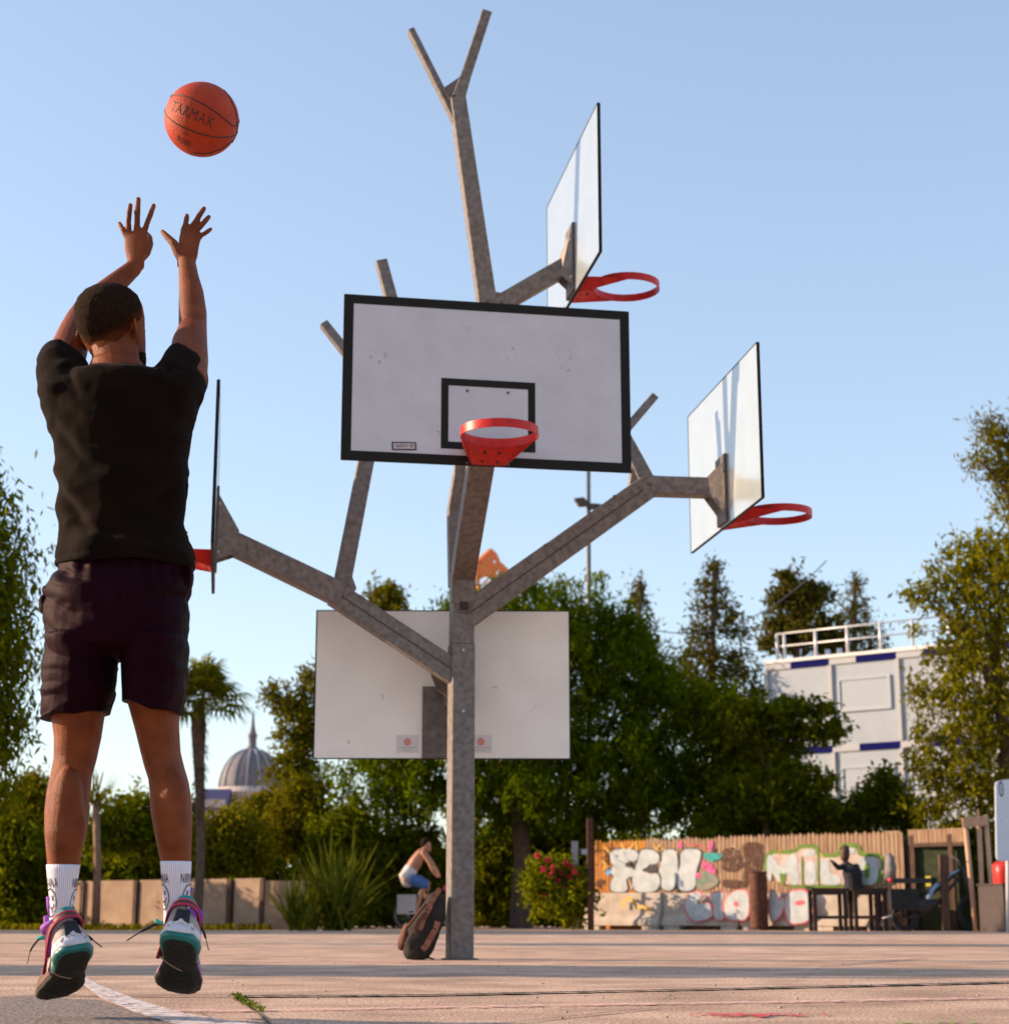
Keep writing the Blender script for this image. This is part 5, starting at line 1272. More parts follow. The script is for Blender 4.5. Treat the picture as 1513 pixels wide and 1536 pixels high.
paint('patch_grey_green', [rnd([Z3(*p) for p in q]) for q in ([(850, 375), (960, 420), (975, 470), (900, 515), (820, 505), (815, 450)],)], GGR, fence, FO, .007)
paint('patch_blue', [rnd([Z3(*p) for p in q]) for q in ([(215, 380), (250, 370), (250, 410), (220, 420)],)], GBL, fence, FO, .007)
paint('patch_brown', [rnd([Z3(*p) for p in q]) for q in ([(150, 440), (205, 440), (205, 490), (150, 490)], [(985, 440), (1140, 450), (1170, 490), (1060, 505), (990, 490)], [(990, 225), (1110, 235), (1135, 380), (985, 400)], [(1120, 190), (1275, 195), (1270, 380), (1130, 500), (1140, 300)])], GB, fence, FO, .005)
# second piece: MiLU with green outline
Z1 = lambda X, Y_: (860+X/2.317, 1220+Y_/2.317)
gp = [[(655, 200), (668, 128), (770, 128), (780, 108), (850, 108), (855, 140), (920, 140), (925, 103), (995, 105), (1000, 138), (1075, 138), (1080, 200), (1060, 255), (760, 262), (730, 240)]]
paint('outline', [rnd([Z1(*p) for p in q], 1) for q in gp], GG, fence, FO, 0)
paint('cream_fill', [rnd([Z1(*p) for p in q], 1) for q in ([(672, 142), (770, 142), (790, 122), (840, 122), (848, 155), (930, 155), (935, 120), (985, 120), (990, 152), (1065, 152), (1065, 190), (1045, 246), (745, 250), (700, 236)],)], GC, fence, FO, .006)
M1 = [[(672, 150), (690, 142), (720, 196), (752, 142), (778, 142), (786, 250), (756, 250), (752, 200), (728, 240), (712, 240), (690, 200), (688, 240), (672, 225)], [(800, 128), (838, 128), (840, 148), (800, 150)], [(804, 165), (842, 165), (844, 250), (804, 250)], [(858, 160), (890, 160), (892, 215), (930, 215), (930, 250), (858, 250)], [(985, 152), (1062, 152), (1058, 250), (990, 250), (990, 200)], [(948, 122), (980, 122), (980, 142), (948, 145)]]
paint('letters', [rnd([Z1(*p) for p in q], 2) for q in M1], GW, fence, FO, .012)
paint('letter_shadow', [rnd([Z1(*p) for p in q], 1) for q in ([(716, 206), (728, 212), (742, 205), (734, 250), (722, 250)], [(1012, 175), (1030, 175), (1030, 225), (1012, 225)], [(792, 150), (798, 150), (800, 250), (793, 250)], [(848, 150), (854, 150), (856, 250), (849, 250)])], GG, fence, FO, .018)
# thin scribbles and drips between the big letters
r = random.Random(44)
for k_ in range(26):
    x0 = r.uniform(975, 1340) if k_ % 3 else r.uniform(898, 975); y0 = r.uniform(1264, 1330); pts_ = [(x0, y0)]
    for _ in range(r.randrange(3, 6)): pts_.append((pts_[-1][0]+r.uniform(-9, 12), min(1334, max(1262, pts_[-1][1]+r.uniform(-14, 14)))))
    v_, f_ = ribbon(pts_, r.uniform(1.2, 3.0)); o_ = FO+.0002*k_+.003; mb = MB(); mb.add([fz(x_, y_, o_) for x_, y_ in v_], f_); mb.build('scribble', r.choice([GK, GB, GY, PICKO, GC, GP]), fence)
# lower tag on the barriers
LOW = [[(735, 620), (770, 530), (850, 525), (860, 570), (825, 590), (835, 610), (880, 600), (905, 600), (940, 690), (800, 735)], [(915, 535), (1000, 520), (1000, 570), (985, 600), (1010, 710), (940, 715), (935, 600), (915, 580)], [(1020, 560), (1080, 515), (1172, 515), (1172, 715), (1020, 712), (1005, 640)], [(1308, 515), (1350, 515), (1375, 590), (1400, 560), (1410, 620), (1370, 700), (1310, 735)], [(1420, 530), (1540, 510), (1575, 560), (1560, 600), (1600, 640), (1560, 730), (1440, 740), (1410, 650)]]
paint('outline', [rnd(grow([Z3(*p) for p in q], 1.6)) for q in LOW[:3]], GP, bar[1][0], BO+.085, 0); paint('letters', [rnd([Z3(*p) for p in q]) for q in LOW[:3]], GW, bar[1][0], BO+.085, .006)
paint('outline', [rnd(grow([Z3(*p) for p in q], 1.6)) for q in LOW[3:]], GP, bar[2][0], BO+.085, 0); paint('letters', [rnd([Z3(*p) for p in q]) for q in LOW[3:]], GW, bar[2][0], BO+.085, .006)
paint('letter_gap', [rnd([Z3(*p) for p in q]) for q in ([(1070, 590), (1100, 588), (1102, 625), (1072, 625)],)], GP, bar[1][0], BO+.085, .012)
paint('letter_gap', [rnd([Z3(*p) for p in q]) for q in ([(1480, 585), (1545, 580), (1545, 610), (1482, 620)],)], GP, bar[2][0], BO+.085, .012)
v, f = ribbon([(905+q[0]/4.45*1., q[1]) for q in []] or [(935, 1362), (934, 1352), (943, 1347), (950, 1352), (955, 1362), (964, 1360), (976, 1365)], 5.5)
mb = MB(); mb.add([fz(x, y, BO+.09)+fn*.004 for x, y in v], f); mb.build('scrawl', GY, bar[0][0])
# rusty posts and small sign posts left of the fence
RUST = mat('rusty_steel', (.045, .014, .007), .85, col2=(.12, .038, .016), scale=10, detail=8, bump=.4, bscale=60)
mb = MB(); c = GX(886, 40.6); h2 = W(886, 1228, 40.6)[2]; mb.beam(c, c+V3(0, 0, h2), .14, .14, (0, 1, 0), bev=.01); o = mb.build('rusty_post', RUST, None); tag(o, 'dark rusty square post at the left end of the fence', 'post')
c = GX(863, 41.8); sg = empty('notice_post', c, 'grey post with a small white plate left of the rusty post', 'sign'); mb = MB(); h2 = W(863, 1262, 41.8)[2]; mb.beam(c, c+V3(0, 0, h2), .15, .05, (0, 1, 0)); mb.build('post', mat('pale_grey_paint', (.30, .27, .29), .6), sg)
mb = MB(); mb.box(W(877, 1278, 41.7), (.16, .02, .12)); mb.build('plate', GW, sg)
# barrel
c = GX(1138.5, 39.3); br = empty('rusty_barrel', c, 'tall dark rusty barrel bin standing before the graffiti', 'bin'); zt_ = W(1138, 1309, 39.3)[2]; R0 = 13.5/ppm(39.3)
mb = MB(); rr = []
for t in np.linspace(0, 1, 15): rr.append((c+V3(0, 0, .02+(zt_-.02)*t), V3(R0*(1.035 if abs((t*3) % 1-.5) < .06 else 1), 0, 0), V3(0, R0*(1.035 if abs((t*3) % 1-.5) < .06 else 1), 0)))
mb.loft(rr, 28); mb.build('drum', RUST, br, smooth=True)
mb = MB(); mb.tube([c+V3(R0*math.cos(a), R0*math.sin(a), zt_) for a in np.linspace(0, 6.2832, 25)], .018, 8); mb.build('rim', RUST, br, smooth=True)

# ------------------------------------------------------------------ trestle tables, cargo bike, figures, planter
TW = mat('table_wood', (.020, .010, .007), .85, col2=(.05, .025, .017), scale=8, stretch=(1, 6, 6))
def table(px0, px1, ytop, Y, label, legs, dep=.7):
    c = (GX(px0, Y)+GX(px1, Y))/2; zt_ = W(px0, ytop, Y)[2]; wd = wx(px1, Y)-wx(px0, Y); root = empty('wooden_table', c, label, 'table', 'rough wooden tables before the fence')
    mb = MB()
    for i in range(5): mb.box(c+V3(0, -dep/2+dep*(i+.5)/5, zt_-.02), (wd, dep/5-.015, .04))
    mb.build('table_top', TW, root)
    for px in legs:
        for s in (-1, 1):
            mb = MB(); p = GX(px, Y); p[1] = Y+s*(dep/2-.06); p[0] *= 1; mb.beam(V3(p[0], p[1], 0), V3(p[0], p[1], zt_-.04), .075, .075, (0, 1, 0)); mb.build('leg', TW, root)
    for s in (-1, 1):
        a = GX(legs[0], Y)[0]; b2 = GX(legs[-1], Y)[0]
        mb = MB(); mb.box(((a+b2)/2, Y+s*(dep/2-.06)+.042*s, .28), (b2-a, .03, .07)); mb.build('stretcher', TW, root)
        mb = MB(); mb.box(((a+b2)/2, Y+s*(dep/2-.06)+.042*s, zt_-.09), (b2-a, .03, .08)); mb.build('apron', TW, root)
table(1214, 1272, 1333, 37.7, 'left wooden trestle table beside the rusty barrel', (1219, 1264))
table(1274, 1328, 1333, 37.5, 'wooden trestle table beside the cargo bike', (1280, 1311, 1324))
def figure(name, label, joints, base, skinm, parts_, vox=.014):
    """joints: list of chains [(point, r)...]; parts_: name -> (material, chains)"""
    root = empty(name, base, label, 'person'); mb = MB()
    for ch in joints:
        mb.tube([p for p, _ in ch], [q for _, q in ch], 12)
        mb.ball(ch[-1][0], ch[-1][1], 10); mb.ball(ch[0][0], ch[0][1], 10)
    v, n_, f = remesh(mb, vox, 2, .5); link_mesh('body', v, f, skinm, root, True, fixn=False)
    for nm, (m, chains) in parts_.items():
        mb = MB()
        for ch in chains: mb.tube([p for p, _ in ch], [q for _, q in ch], 12); mb.ball(ch[-1][0], ch[-1][1], 10); mb.ball(ch[0][0], ch[0][1], 10)
        v, n_, f = remesh(mb, vox, 2, .5); link_mesh(nm, v, f, m, root, True, fixn=False)
    return root
SK2 = mat('skin_tan', (.40, .17, .09), .55, col2=(.46, .21, .12), scale=5)
CLD = mat('dark_clothes', (.010, .010, .014), .9, col2=(.02, .02, .03), scale=4); DEN = mat('denim_blue', (.05, .10, .26), .9, col2=(.07, .14, .32), scale=12); LGC = mat('light_cloth', (.55, .50, .50), .9, col2=(.65, .60, .60), scale=8)
# dark standing person behind the table
Y = 38.35; K = lambda px, py, d=0.: W(px, py, Y+d)
base_ = GX(1277, Y)
P_ = lambda *a: [(K(*q[:3]), q[3]) for q in a]
figure('person', 'person in dark clothes standing behind the wooden tables with one arm held out', [
    P_((1267, 1286, 0, .10), (1267, 1278, 0, .105), (1267, 1273, 0, .08)), P_((1267, 1292, 0, .055), (1270, 1297, 0, .07), (1275, 1305, 0, .15), (1279, 1320, 0, .15), (1279, 1334, 0, .15)),
    P_((1275, 1335, 0, .09), (1273, 1360, -.02, .065), (1271, 1385, 0, .045), (1268, 1391, -.08, .04)), P_((1281, 1335, 0, .09), (1283, 1360, .05, .065), (1283, 1387, .05, .045), (1285, 1392, -.03, .04)),
    P_((1266, 1300, 0, .055), (1257, 1302, -.1, .045), (1249, 1294, -.15, .035), (1246, 1291, -.16, .03)), P_((1284, 1301, 0, .055), (1289, 1313, -.05, .045), (1284, 1326, -.15, .035))],
    base_, mat('skin_dark', (.06, .022, .010), .6), {
    'jacket': (CLD, [P_((1270, 1298, 0, .09), (1275, 1305, 0, .19), (1279, 1320, 0, .19), (1279, 1338, 0, .19)), P_((1266, 1300, 0, .075), (1257, 1302, -.1, .06), (1251, 1296, -.14, .05)), P_((1284, 1301, 0, .08), (1289, 1313, -.05, .06), (1285, 1323, -.13, .05))]),
    'trousers': (CLD, [P_((1275, 1336, 0, .115), (1273, 1360, -.02, .09), (1271, 1386, 0, .07)), P_((1281, 1336, 0, .115), (1283, 1360, .05, .09), (1283, 1388, .05, .07))]),
    'hair': (HAIR, [P_((1267, 1275, .02, .105), (1267, 1280, .03, .10))])})
# cyclist leaning forward behind the pole
Y = 40.; K = lambda px, py, d=0.: W(px, py, Y+d)
Z5 = lambda X, Y_, d, r_: (560+X/5.04, 1220+Y_/5.04, d, r_)
base_ = GX(640, Y)
cyc = figure('person', 'bare-backed cyclist in pale and blue shorts leaning over the handlebars', [
    P_(Z5(398, 225, 0, .085), Z5(402, 245, 0, .10), Z5(412, 270, 0, .075)), P_(Z5(385, 275, 0, .055), Z5(360, 300, 0, .10), Z5(320, 370, 0, .15), Z5(280, 430, 0, .14), Z5(245, 480, 0, .15)),
    P_(Z5(250, 500, -.08, .10), Z5(330, 525, -.1, .095), Z5(385, 545, -.1, .07), Z5(350, 640, -.1, .06), Z5(325, 725, -.1, .045), Z5(355, 745, -.1, .035)),
    P_(Z5(255, 500, .1, .10), Z5(350, 510, .1, .09), Z5(410, 530, .1, .07), Z5(400, 640, .1, .05), Z5(400, 700, .1, .04), Z5(425, 715, .1, .03)),
    P_(Z5(375, 300, -.15, .06), Z5(420, 370, -.2, .045), Z5(445, 430, -.22, .035), Z5(480, 480, -.2, .03)), P_(Z5(385, 300, .15, .06), Z5(440, 370, .2, .045), Z5(485, 440, .2, .035), Z5(500, 480, .2, .03))],
    base_, SK2, {'shorts': (LGC, [P_(Z5(285, 425, 0, .155), Z5(245, 485, 0, .17), Z5(262, 505, 0, .17))]),
    'denim_shorts': (DEN, [P_(Z5(290, 505, -.1, .125), Z5(340, 525, -.1, .125), Z5(385, 545, -.1, .10)), P_(Z5(290, 500, .1, .12), Z5(350, 510, .1, .11), Z5(395, 530, .1, .09))]),
    'hair': (HAIR, [P_(Z5(392, 218, .0, .10), Z5(385, 232, .0, .098))])})
STL = mat('bike_steel', (.35, .34, .36), .35, .7); RUB = mat('tyre_rubber', (.012, .012, .012), .8); CHR = mat('bike_dark', (.02, .02, .025), .4, .3)
def wheel(root, c, R_, ax, w_=.022, m=RUB, rim_=None):
    ax = nrm(ax); u = nrm(np.cross(ax, V3(0, 0, 1))); v_ = np.cross(ax, u); mb = MB()
    mb.tube([c+(u*math.cos(a)+v_*math.sin(a))*(R_-w_) for a in np.linspace(0, 2*math.pi, 37)], w_, 8, cap=False); t_ = mb.build('wheel', m, root, smooth=True)
    mb = MB(); mb.tube([c+(u*math.cos(a)+v_*math.sin(a))*(R_-2.4*w_) for a in np.linspace(0, 2*math.pi, 37)], w_*.45, 6, cap=False); mb.build('rim', rim_ or STL, t_, smooth=True)
    mb = MB()
    for i in range(18):
        a = 2*math.pi*i/18; mb.tube([c+ax*.02*(-1)**i, c+(u*math.cos(a)+v_*math.sin(a))*(R_-2.4*w_)], .0025, 4)
    mb.tube([c-ax*.04, c+ax*.04], .025, 10); mb.build('spokes', rim_ or STL, t_)
def bikeframe(root, pairs, m, r_=.017):
    mb = MB()
    for a, b2 in pairs: mb.tube([a, b2], r_, 8)
    return mb.build('frame', m, root, smooth=True)
bk = empty('bicycle', GX(640, 40.), 'bicycle with pale rear mudguards ridden behind the backpack and pole', 'bicycle')
xr = GX(612, 40.)[0]; xf = xr+1.03; RW = .34; rw = V3(xr, 40., RW); fw = V3(xf, 40., RW)
wheel(bk, rw, RW, (0, 1, 0)); wheel(bk, fw, RW, (0, 1, 0))
bb_ = V3(xr+.43, 40, .29); seat_ = V3(xr+.22, 40, .80); hd_ = V3(xf-.18, 40, .86)
bikeframe(bk, [(rw, bb_), (bb_, seat_), (seat_, rw), (seat_, hd_), (bb_, hd_), (hd_, fw)], CHR)
mb = MB(); mb.tube([hd_, hd_+V3(-.02, 0, .14), hd_+V3(.02, -.26, .16)], .013, 8); mb.tube([hd_+V3(-.02, 0, .14), hd_+V3(.02, .26, .16)], .013, 8); mb.build('handlebar', CHR, bk, smooth=True)
mb = MB(); mb.loft([(seat_+V3(-.13, 0, .07), V3(0, .075, 0), V3(0, 0, .025)), (seat_+V3(0, 0, .075), V3(0, .06, 0), V3(0, 0, .025)), (seat_+V3(.14, 0, .07), V3(0, .02, 0), V3(0, 0, .015))], 12); mb.build('saddle', CHR, bk, smooth=True)
mb = MB(); mb.box(rw+V3(-.03, -.10, .22), (.42, .10, .42)); mb.box(rw+V3(-.03, .10, .22), (.42, .10, .42)); mb.build('pannier', mat('pale_pannier', (.40, .36, .37), .9, col2=(.48, .40, .36), scale=6), bk)
mb = MB(); mb.ball(hd_+V3(.0, 0, .05), (.10, .10, .08), 12); mb.build('basket_bag', mat('pink_bag', (.55, .05, .10), .8), bk, smooth=True)
# long-tail cargo bike at the right
cb = empty('cargo_bike', GX(1410, 36.9), 'long dark cargo bike with grey rear seat and red tail light at the right', 'bicycle')
Y = 36.9; q = lambda X, Y_, d=0.: W(1180+X/4.54, 1150+Y_/4.54, Y+d)
rwc = q(805, 1050); fwc = q(1275, 985); rwc[2] = .275; fwc[2] = .36
wheel(cb, rwc, .29, (0, 1, 0), .045, rim_=CHR); wheel(cb, fwc, .37, (0, 1, 0), .040, rim_=CHR)
BLU = mat('pale_blue_paint', (.20, .32, .50), .35, .2)
bikeframe(cb, [(rwc, q(960, 1000)), (rwc, q(760, 900)), (q(740, 895), q(960, 900)), (q(960, 1000), q(960, 860)), (q(960, 1000), q(1190, 740)), (q(960, 890), q(1190, 700))], CHR, .036)
mb = MB(); mb.tube([q(1195, 680), q(1215, 780), fwc], [.04, .035, .03], 8); mb.build('fork', CHR, cb, smooth=True)
mb = MB(); mb.tube([q(1080, 775), q(1120, 730), q(1190, 700)], .028, 8); mb.tube([q(1000, 850), q(1050, 800)], .02, 8); mb.build('top_tube', BLU, cb, smooth=True)
mb = MB(); mb.tube([q(1180, 690), q(1165, 640), q(1120, 612, -.28)], .014, 8); mb.tube([q(1165, 640), q(1120, 612, .28)], .014, 8); mb.build('handlebar', STL, cb, smooth=True)
mb = MB(); mb.box(q(800, 905, -.20), (.58, .14, .42)); mb.box(q(800, 905, .20), (.58, .14, .42)); mb.build('pannier', mat('black_pannier', (.010, .010, .010), .9, col2=(.02, .02, .018), scale=7), cb)
mb = MB(); mb.loft([(q(865, 940), V3(.03, 0, .10), V3(0, .08, 0)), (q(930, 955), V3(.03, 0, .17), V3(0, .11, 0)), (q(1010, 945), V3(.03, 0, .12), V3(0, .09, 0)), (q(1050, 920), V3(.02, 0, .04), V3(0, .04, 0))], 14); mb.build('motor', CHR, cb, smooth=True)
mb = MB(); mb.box(q(850, 778), (.78, .30, .10)); mb.build('rear_deck', CHR, cb)
mb = MB(); mb.loft([(q(700, 770), V3(.11, 0, 0), V3(0, .16, 0)), (q(705, 690), V3(.12, 0, 0), V3(0, .17, 0)), (q(700, 620), V3(.09, 0, 0), V3(0, .15, 0)), (q(690, 590), V3(.05, 0, 0), V3(0, .08, 0))], 16); mb.build('child_seat', mat('grey_plastic', (.13, .115, .12), .7, col2=(.2, .17, .17), scale=8), cb, smooth=True)
mb = MB(); mb.ball(q(705, 772, -.12), (.055, .05, .055), 12); mb.build('tail_light', mat('tail_red', (.75, .03, .05), .3), cb, smooth=True)
mb = MB(); mb.tube([q(650, 1035), q(740, 1010), q(800, 960)], .018, 8); mb.tube([q(740, 1010), q(720, 880)], .014, 8); mb.build('kickstand', STL, cb, smooth=True)
mb = MB(); mb.loft([(q(930, 855), V3(.14, 0, 0), V3(0, .09, 0)), (q(930, 840), V3(.15, 0, 0), V3(0, .10, 0))], 14); mb.tube([q(945, 860), q(955, 960)], .016, 8); mb.build('saddle', CHR, cb, smooth=True)
mb = MB(); mb.tube([q(1025, 800, -.05), q(990, 835, -.05), q(965, 905, -.05)], [.04, .055, .06], 10); mb.build('motor_housing', BLU, cb, smooth=True)
# post in front of the gate
mb = MB(); c = q(1085, 1110); c[2] = 0; mb.beam(c, V3(c[0], c[1], W(0, 1282, Y)[2]), .15, .15, (0, 1, 0)); o = mb.build('wooden_post', WOODP, None); tag(o, 'short brown wooden post standing behind the cargo bike', 'post')
# planter and tree guard
Y = 35.6; pl = empty('planter_box', GX(1500, Y), 'tall brown planter box at the right edge under the sign', 'planter')
zt_ = W(1500, 1328, Y)[2]; x0 = wx(1469, Y)
th_ = rad(14); pd = V3(math.cos(th_), math.sin(th_), 0); pn = V3(math.sin(th_), -math.cos(th_), 0)
th2 = rad(-58); pd = V3(math.cos(th2), math.sin(th2), 0); pn = V3(-pd[1], pd[0], 0)
cpl = V3(wx(1508, 35.3), 35.5, 0); mb = MB(); mb.box(cpl+V3(.42, .25, zt_/2), (1.25, .95, zt_), (nrm(V3(.97, .25, 0)), nrm(V3(-.25, .97, 0)), (0, 0, 1))); mb.build('box', mat('brown_steel', (.035, .022, .021), .7, col2=(.05, .032, .030), scale=5), pl)
mb = MB(); mb.box(cpl+V3(.42, .25, zt_+.012), (1.30, 1.0, .03), (nrm(V3(.97, .25, 0)), nrm(V3(-.25, .97, 0)), (0, 0, 1))); mb.build('rim', mat('brown_steel_dark', (.03, .02, .018), .7), pl)
Y = 36.9; tgd = empty('tree_guard', V3(wx(1471, Y), Y+.0, 0), 'three pale wooden stakes tied by a crossbar around a thin tree', 'tree guard')
PW = mat('pale_stake_wood', (.42, .24, .15), .85, col2=(.55, .34, .22), scale=6, stretch=(5, 5, .5)); Y = 36.7
for (xa, xb, ya) in ((1254, 1215, 400), (1326, 1305, 340), (1390, 1352, 330)):
    a = q(xa, 800); a = a+(a-q(xb, ya))*.95; b2 = q(xb, ya); mb = MB(); 
    t_ = (0-a[2])/(b2[2]-a[2]); a = a+(b2-a)*t_; mb.tube([a, b2], .05, 10); mb.build('stake', PW, tgd, smooth=True)
mb = MB(); mb.beam(q(1195, 385, -.06), q(1362, 368, -.06), .20, .05, (0, 1, 0)); mb.build('crossbar', PW, tgd)
mb = MB(); a = q(1303, 800); a[2] = 0; mb.tube([a, q(1303, 290)], [.03, .02], 8); mb.build('sapling_stem', BARKL, tgd, smooth=True)
# pale sign at the right edge
Y = 33.; sgn = empty('information_sign', GX(1530, Y), 'pale blue rounded sign board with a round emblem at the right edge', 'sign')
c = [W(1492, 1172, Y), W(1578, 1160, Y), W(1580, 1292, Y), W(1494, 1292, Y)]
SG = mat('sign_pale_blue', (.50, .58, .68), .4, col2=(.54, .62, .72), scale=3); mb = MB()
corner = []
def rc(a, b2, d_, s=.1):
    return a
cp = [np.array(p) for p in c]; out_ = []
for i in range(4):
    p0, p1, p2 = cp[i-1], cp[i], cp[(i+1) % 4]; u1 = nrm(p0-p1)*.09; u2 = nrm(p2-p1)*.09
    for t in (0, .25, .5, .75, 1.): out_.append(p1+u1*(1-t)**2+u2*t**2)
mb.prism(out_, V3(0, .06, 0)); panel = mb.build('panel', SG, sgn)
e0 = W(1500.5, 1184, Y)+V3(0, -.034, 0); SI = mat('sign_ink', (.05, .05, .06), .6)
mb = MB(); rv = []; 
for i in range(24):
    a = 2*math.pi*i/24
    for rr_ in (1., .72): rv.append(e0+V3(.047*rr_*math.cos(a), 0, .145*rr_*math.sin(a)))
mb.add(rv, [(2*i, 2*((i+1) % 24), 2*((i+1) % 24)+1, 2*i+1) for i in range(24)]); mb.build('emblem', SI, panel)
mb = MB(); mb.box(e0, (.045, .004, .02)); mb.box(e0+V3(0, 0, .05), (.035, .004, .015)); mb.box(e0-V3(0, 0, .05), (.035, .004, .015)); mb.build('emblem_bars', SI, panel)
mb = MB(); mb.box(W(1501, 1232, Y)+V3(0, -.034, 0), (.03, .004, .02)); mb.build('sign_marks', mat('sign_mark_grey', (.3, .34, .4), .6), panel)
for px in (1512, 1560):
    mb = MB(); a = GX(px, Y); mb.tube([a+V3(0, .07, 0), W(px, 1200, Y)+V3(0, .07, 0)], .035, 10); mb.build('post', mat('white_post_paint', (.6, .58, .58), .5), sgn, smooth=True)
Y = 39.; c = W(1520, 1306, Y); rc_ = empty('red_container', V3(c[0], Y, 0), 'red plastic container half hidden below the pale sign', 'container'); mb = MB()
mb.loft([(V3(c[0], Y, .0), V3(.42, 0, 0), V3(0, .3, 0)), (V3(c[0], Y, W(0, 1310, Y)[2]), V3(.46, 0, 0), V3(0, .34, 0)), (V3(c[0], Y, W(0, 1300, Y)[2]), V3(.46, 0, 0), V3(0, .34, 0)), (V3(c[0], Y, W(0, 1293, Y)[2]), V3(.36, 0, 0), V3(0, .26, 0))], 20, power=.5); mb.build('tub', mat('red_plastic', (.62, .03, .025), .4), rc_, smooth=True)

# ------------------------------------------------------------------ modular building
bp0 = V3(wx(1161, 65.), 65., 0); bp1 = V3(wx(1600, 58.5), 58.5, 0); bd = nrm(bp1-bp0); bn = V3(bd[1], -bd[0], 0)
def bz(px, py, off=0.):
    r = ray(px, py); p0 = bp0+bn*off; k = ((p0-CAM)@bn)/(r@bn); return CAM+r*k
bld = empty('modular_building', (bp0+bp1)/2, 'white three-storey container building with blue bands and a roof railing', 'building')
BW = mat('cladding_white', (.30, .335, .375), .7, col2=(.33, .36, .40), scale=1.5, detail=5); BBL = mat('cladding_blue', (.004, .005, .085), .9, spec=.1); BJ = mat('cladding_joint', (.36, .365, .38), .6); BSH = mat('shutter_white', (.34, .37, .41), .5)
htop = bz(1147, 997)[2]; Lb = np.linalg.norm(bp1-bp0); zax = (0, 0, 1)
mb = MB(); mb.box((bp0+bp1)/2-bn*4+V3(0, 0, htop/2), (Lb, 8, htop), (bd, bn, zax)); mb.build('wall', BW, bld)
f3 = htop/3
for k in range(1, 4):
    zc = f3*k-.12
    for i in range(8):
        s0 = 2.62*i
        for (a_, b_, m_) in ((0, .40, BJ), (.40, 1., BBL)):
            mb = MB(); mb.box(bp0+bd*(s0+2.62*(a_+b_)/2)+bn*.03+V3(0, 0, zc), (2.62*(b_-a_), .06, .24), (bd, bn, zax)); mb.build('band', m_, bld)
        mb = MB(); mb.box(bp0+bd*(s0+.02)+bn*.045+V3(0, 0, zc-f3/2), (.14, .09, f3-.26), (bd, bn, zax)); mb.build('corner_post', BJ, bld)
        if i and i < 7:
            fr = MB(); c = bp0+bd*(s0+1.31)+V3(0, 0, zc-1.25)
            for s_ in (-1, 1): fr.box(c+bd*s_*.98+bn*.03, (.10, .08, 1.2), (bd, bn, zax)); fr.box(c+V3(0, 0, .56*s_)+bn*.03, (1.86, .08, .10), (bd, bn, zax))
            wo = fr.build('window', BSH, bld)
            sh_ = MB(); 
            for j in range(10): sh_.box(c+V3(0, 0, -.46+j*.102)+bn*.018, (1.84, .03, .095), (bd, bn, zax))
            sh_.build('shutter', BSH, wo)
mb = MB(); mb.box((bp0+bp1)/2-bn*3.97+V3(0, 0, htop+.06), (Lb+.1, 8.15, .12), (bd, bn, zax)); mb.build('roof', mat('roof_white', (.66, .63, .62), .6), bld)
RL_ = mat('railing_white', (.62, .60, .60), .4, .3)
rl = MB(); zz = htop+.12
rp = [bz(x, 990) for x in (1160, 1171, 1218, 1266, 1316, 1365, 1420)]
rp = [V3(p[0], p[1], zz) for p in rp]
ro = None
for i, p in enumerate(rp):
    rr2 = MB(); rr2.tube([p-bn*.3, p-bn*.3+V3(0, 0, 1.02)], .055, 8); rr2.build('railing_post', RL_, bld, smooth=True)
for hz_ in (.55, 1.02):
    rr2 = MB(); rr2.tube([rp[0]-bn*.3+V3(0, 0, hz_), rp[-1]-bn*.3+V3(0, 0, hz_)], .03, 8); rr2.build('railing_bar', RL_, bld, smooth=True)
for px in (1191, 1213, 1231):
    p = bz(px, 990); rr2 = MB(); rr2.tube([V3(p[0], p[1], zz)-bn*1.5, V3(p[0], p[1], zz+.45)-bn*1.5], .10, 10); rr2.build('roof_vent', RL_, bld, smooth=True)
# ------------------------------------------------------------------ floodlight mast, crane, dome, cable
Y = 52.; fm = empty('floodlight_mast', GX(884, Y), 'slim floodlight mast with two lamps rising behind the main board', 'street lamp'); DKM = mat('mast_grey', (.12, .11, .12), .5, .5)
a = GX(884, Y); mb = MB(); top = W(882, 560, Y); mb.tube([a, top], [.10, .05], 12); mb.build('mast', DKM, fm, smooth=True)
z2_ = lambda X, Y_: (860+X/19.2, 700+Y_/19.2)
for poly in ([(15, 940), (290, 905), (385, 1010), (395, 1130), (150, 1140)], [(460, 1080), (690, 1090), (860, 1125), (850, 1150), (690, 1215), (440, 1215)]):
    mb = MB(); mb.prism([W(*z2_(*p), Y-.15) for p in poly], V3(0, .28, 0)); mb.build('floodlight', mat('lamp_housing', (.07, .045, .03), .6), fm)
mb = MB(); mb.beam(W(878, 752, Y), W(890, 760, Y), .08, .08, (0, 1, 0)); mb.build('crossarm', DKM, fm)
cab = MB(); a_, b_ = W(880, 900, 58.), W(1032, 950, 58.); pts = [a_*(1-t)+b_*t-V3(0, 0, 1.2*t*(1-t)) for t in np.linspace(-.3, 2.4, 30)]
cab.tube(pts, .02, 6); o = cab.build('overhead_cable', DKM, None, smooth=True); tag(o, 'thin overhead cable sagging across the sky before the conifers', 'cable')
Y = 150.; cr_ = empty('lattice_crane', V3(wx(735, Y), Y, 0), 'orange lattice crane top showing above the pine', 'crane'); ORG = mat('crane_orange', (.72, .20, .06), .6)
sc_c = 1/ppm(Y, 25)
def cr_p(px, py, d=0.): return W(px, py, Y+d)
mb = MB()
for s_ in (-1, 1):
    for t_ in (-1, 1): mb.tube([V3(wx(735, Y)+s_*1.2, Y+t_*1.2, 0), cr_p(735, 850)+V3(s_*1.0, t_*1.0, 0)], .14, 6)
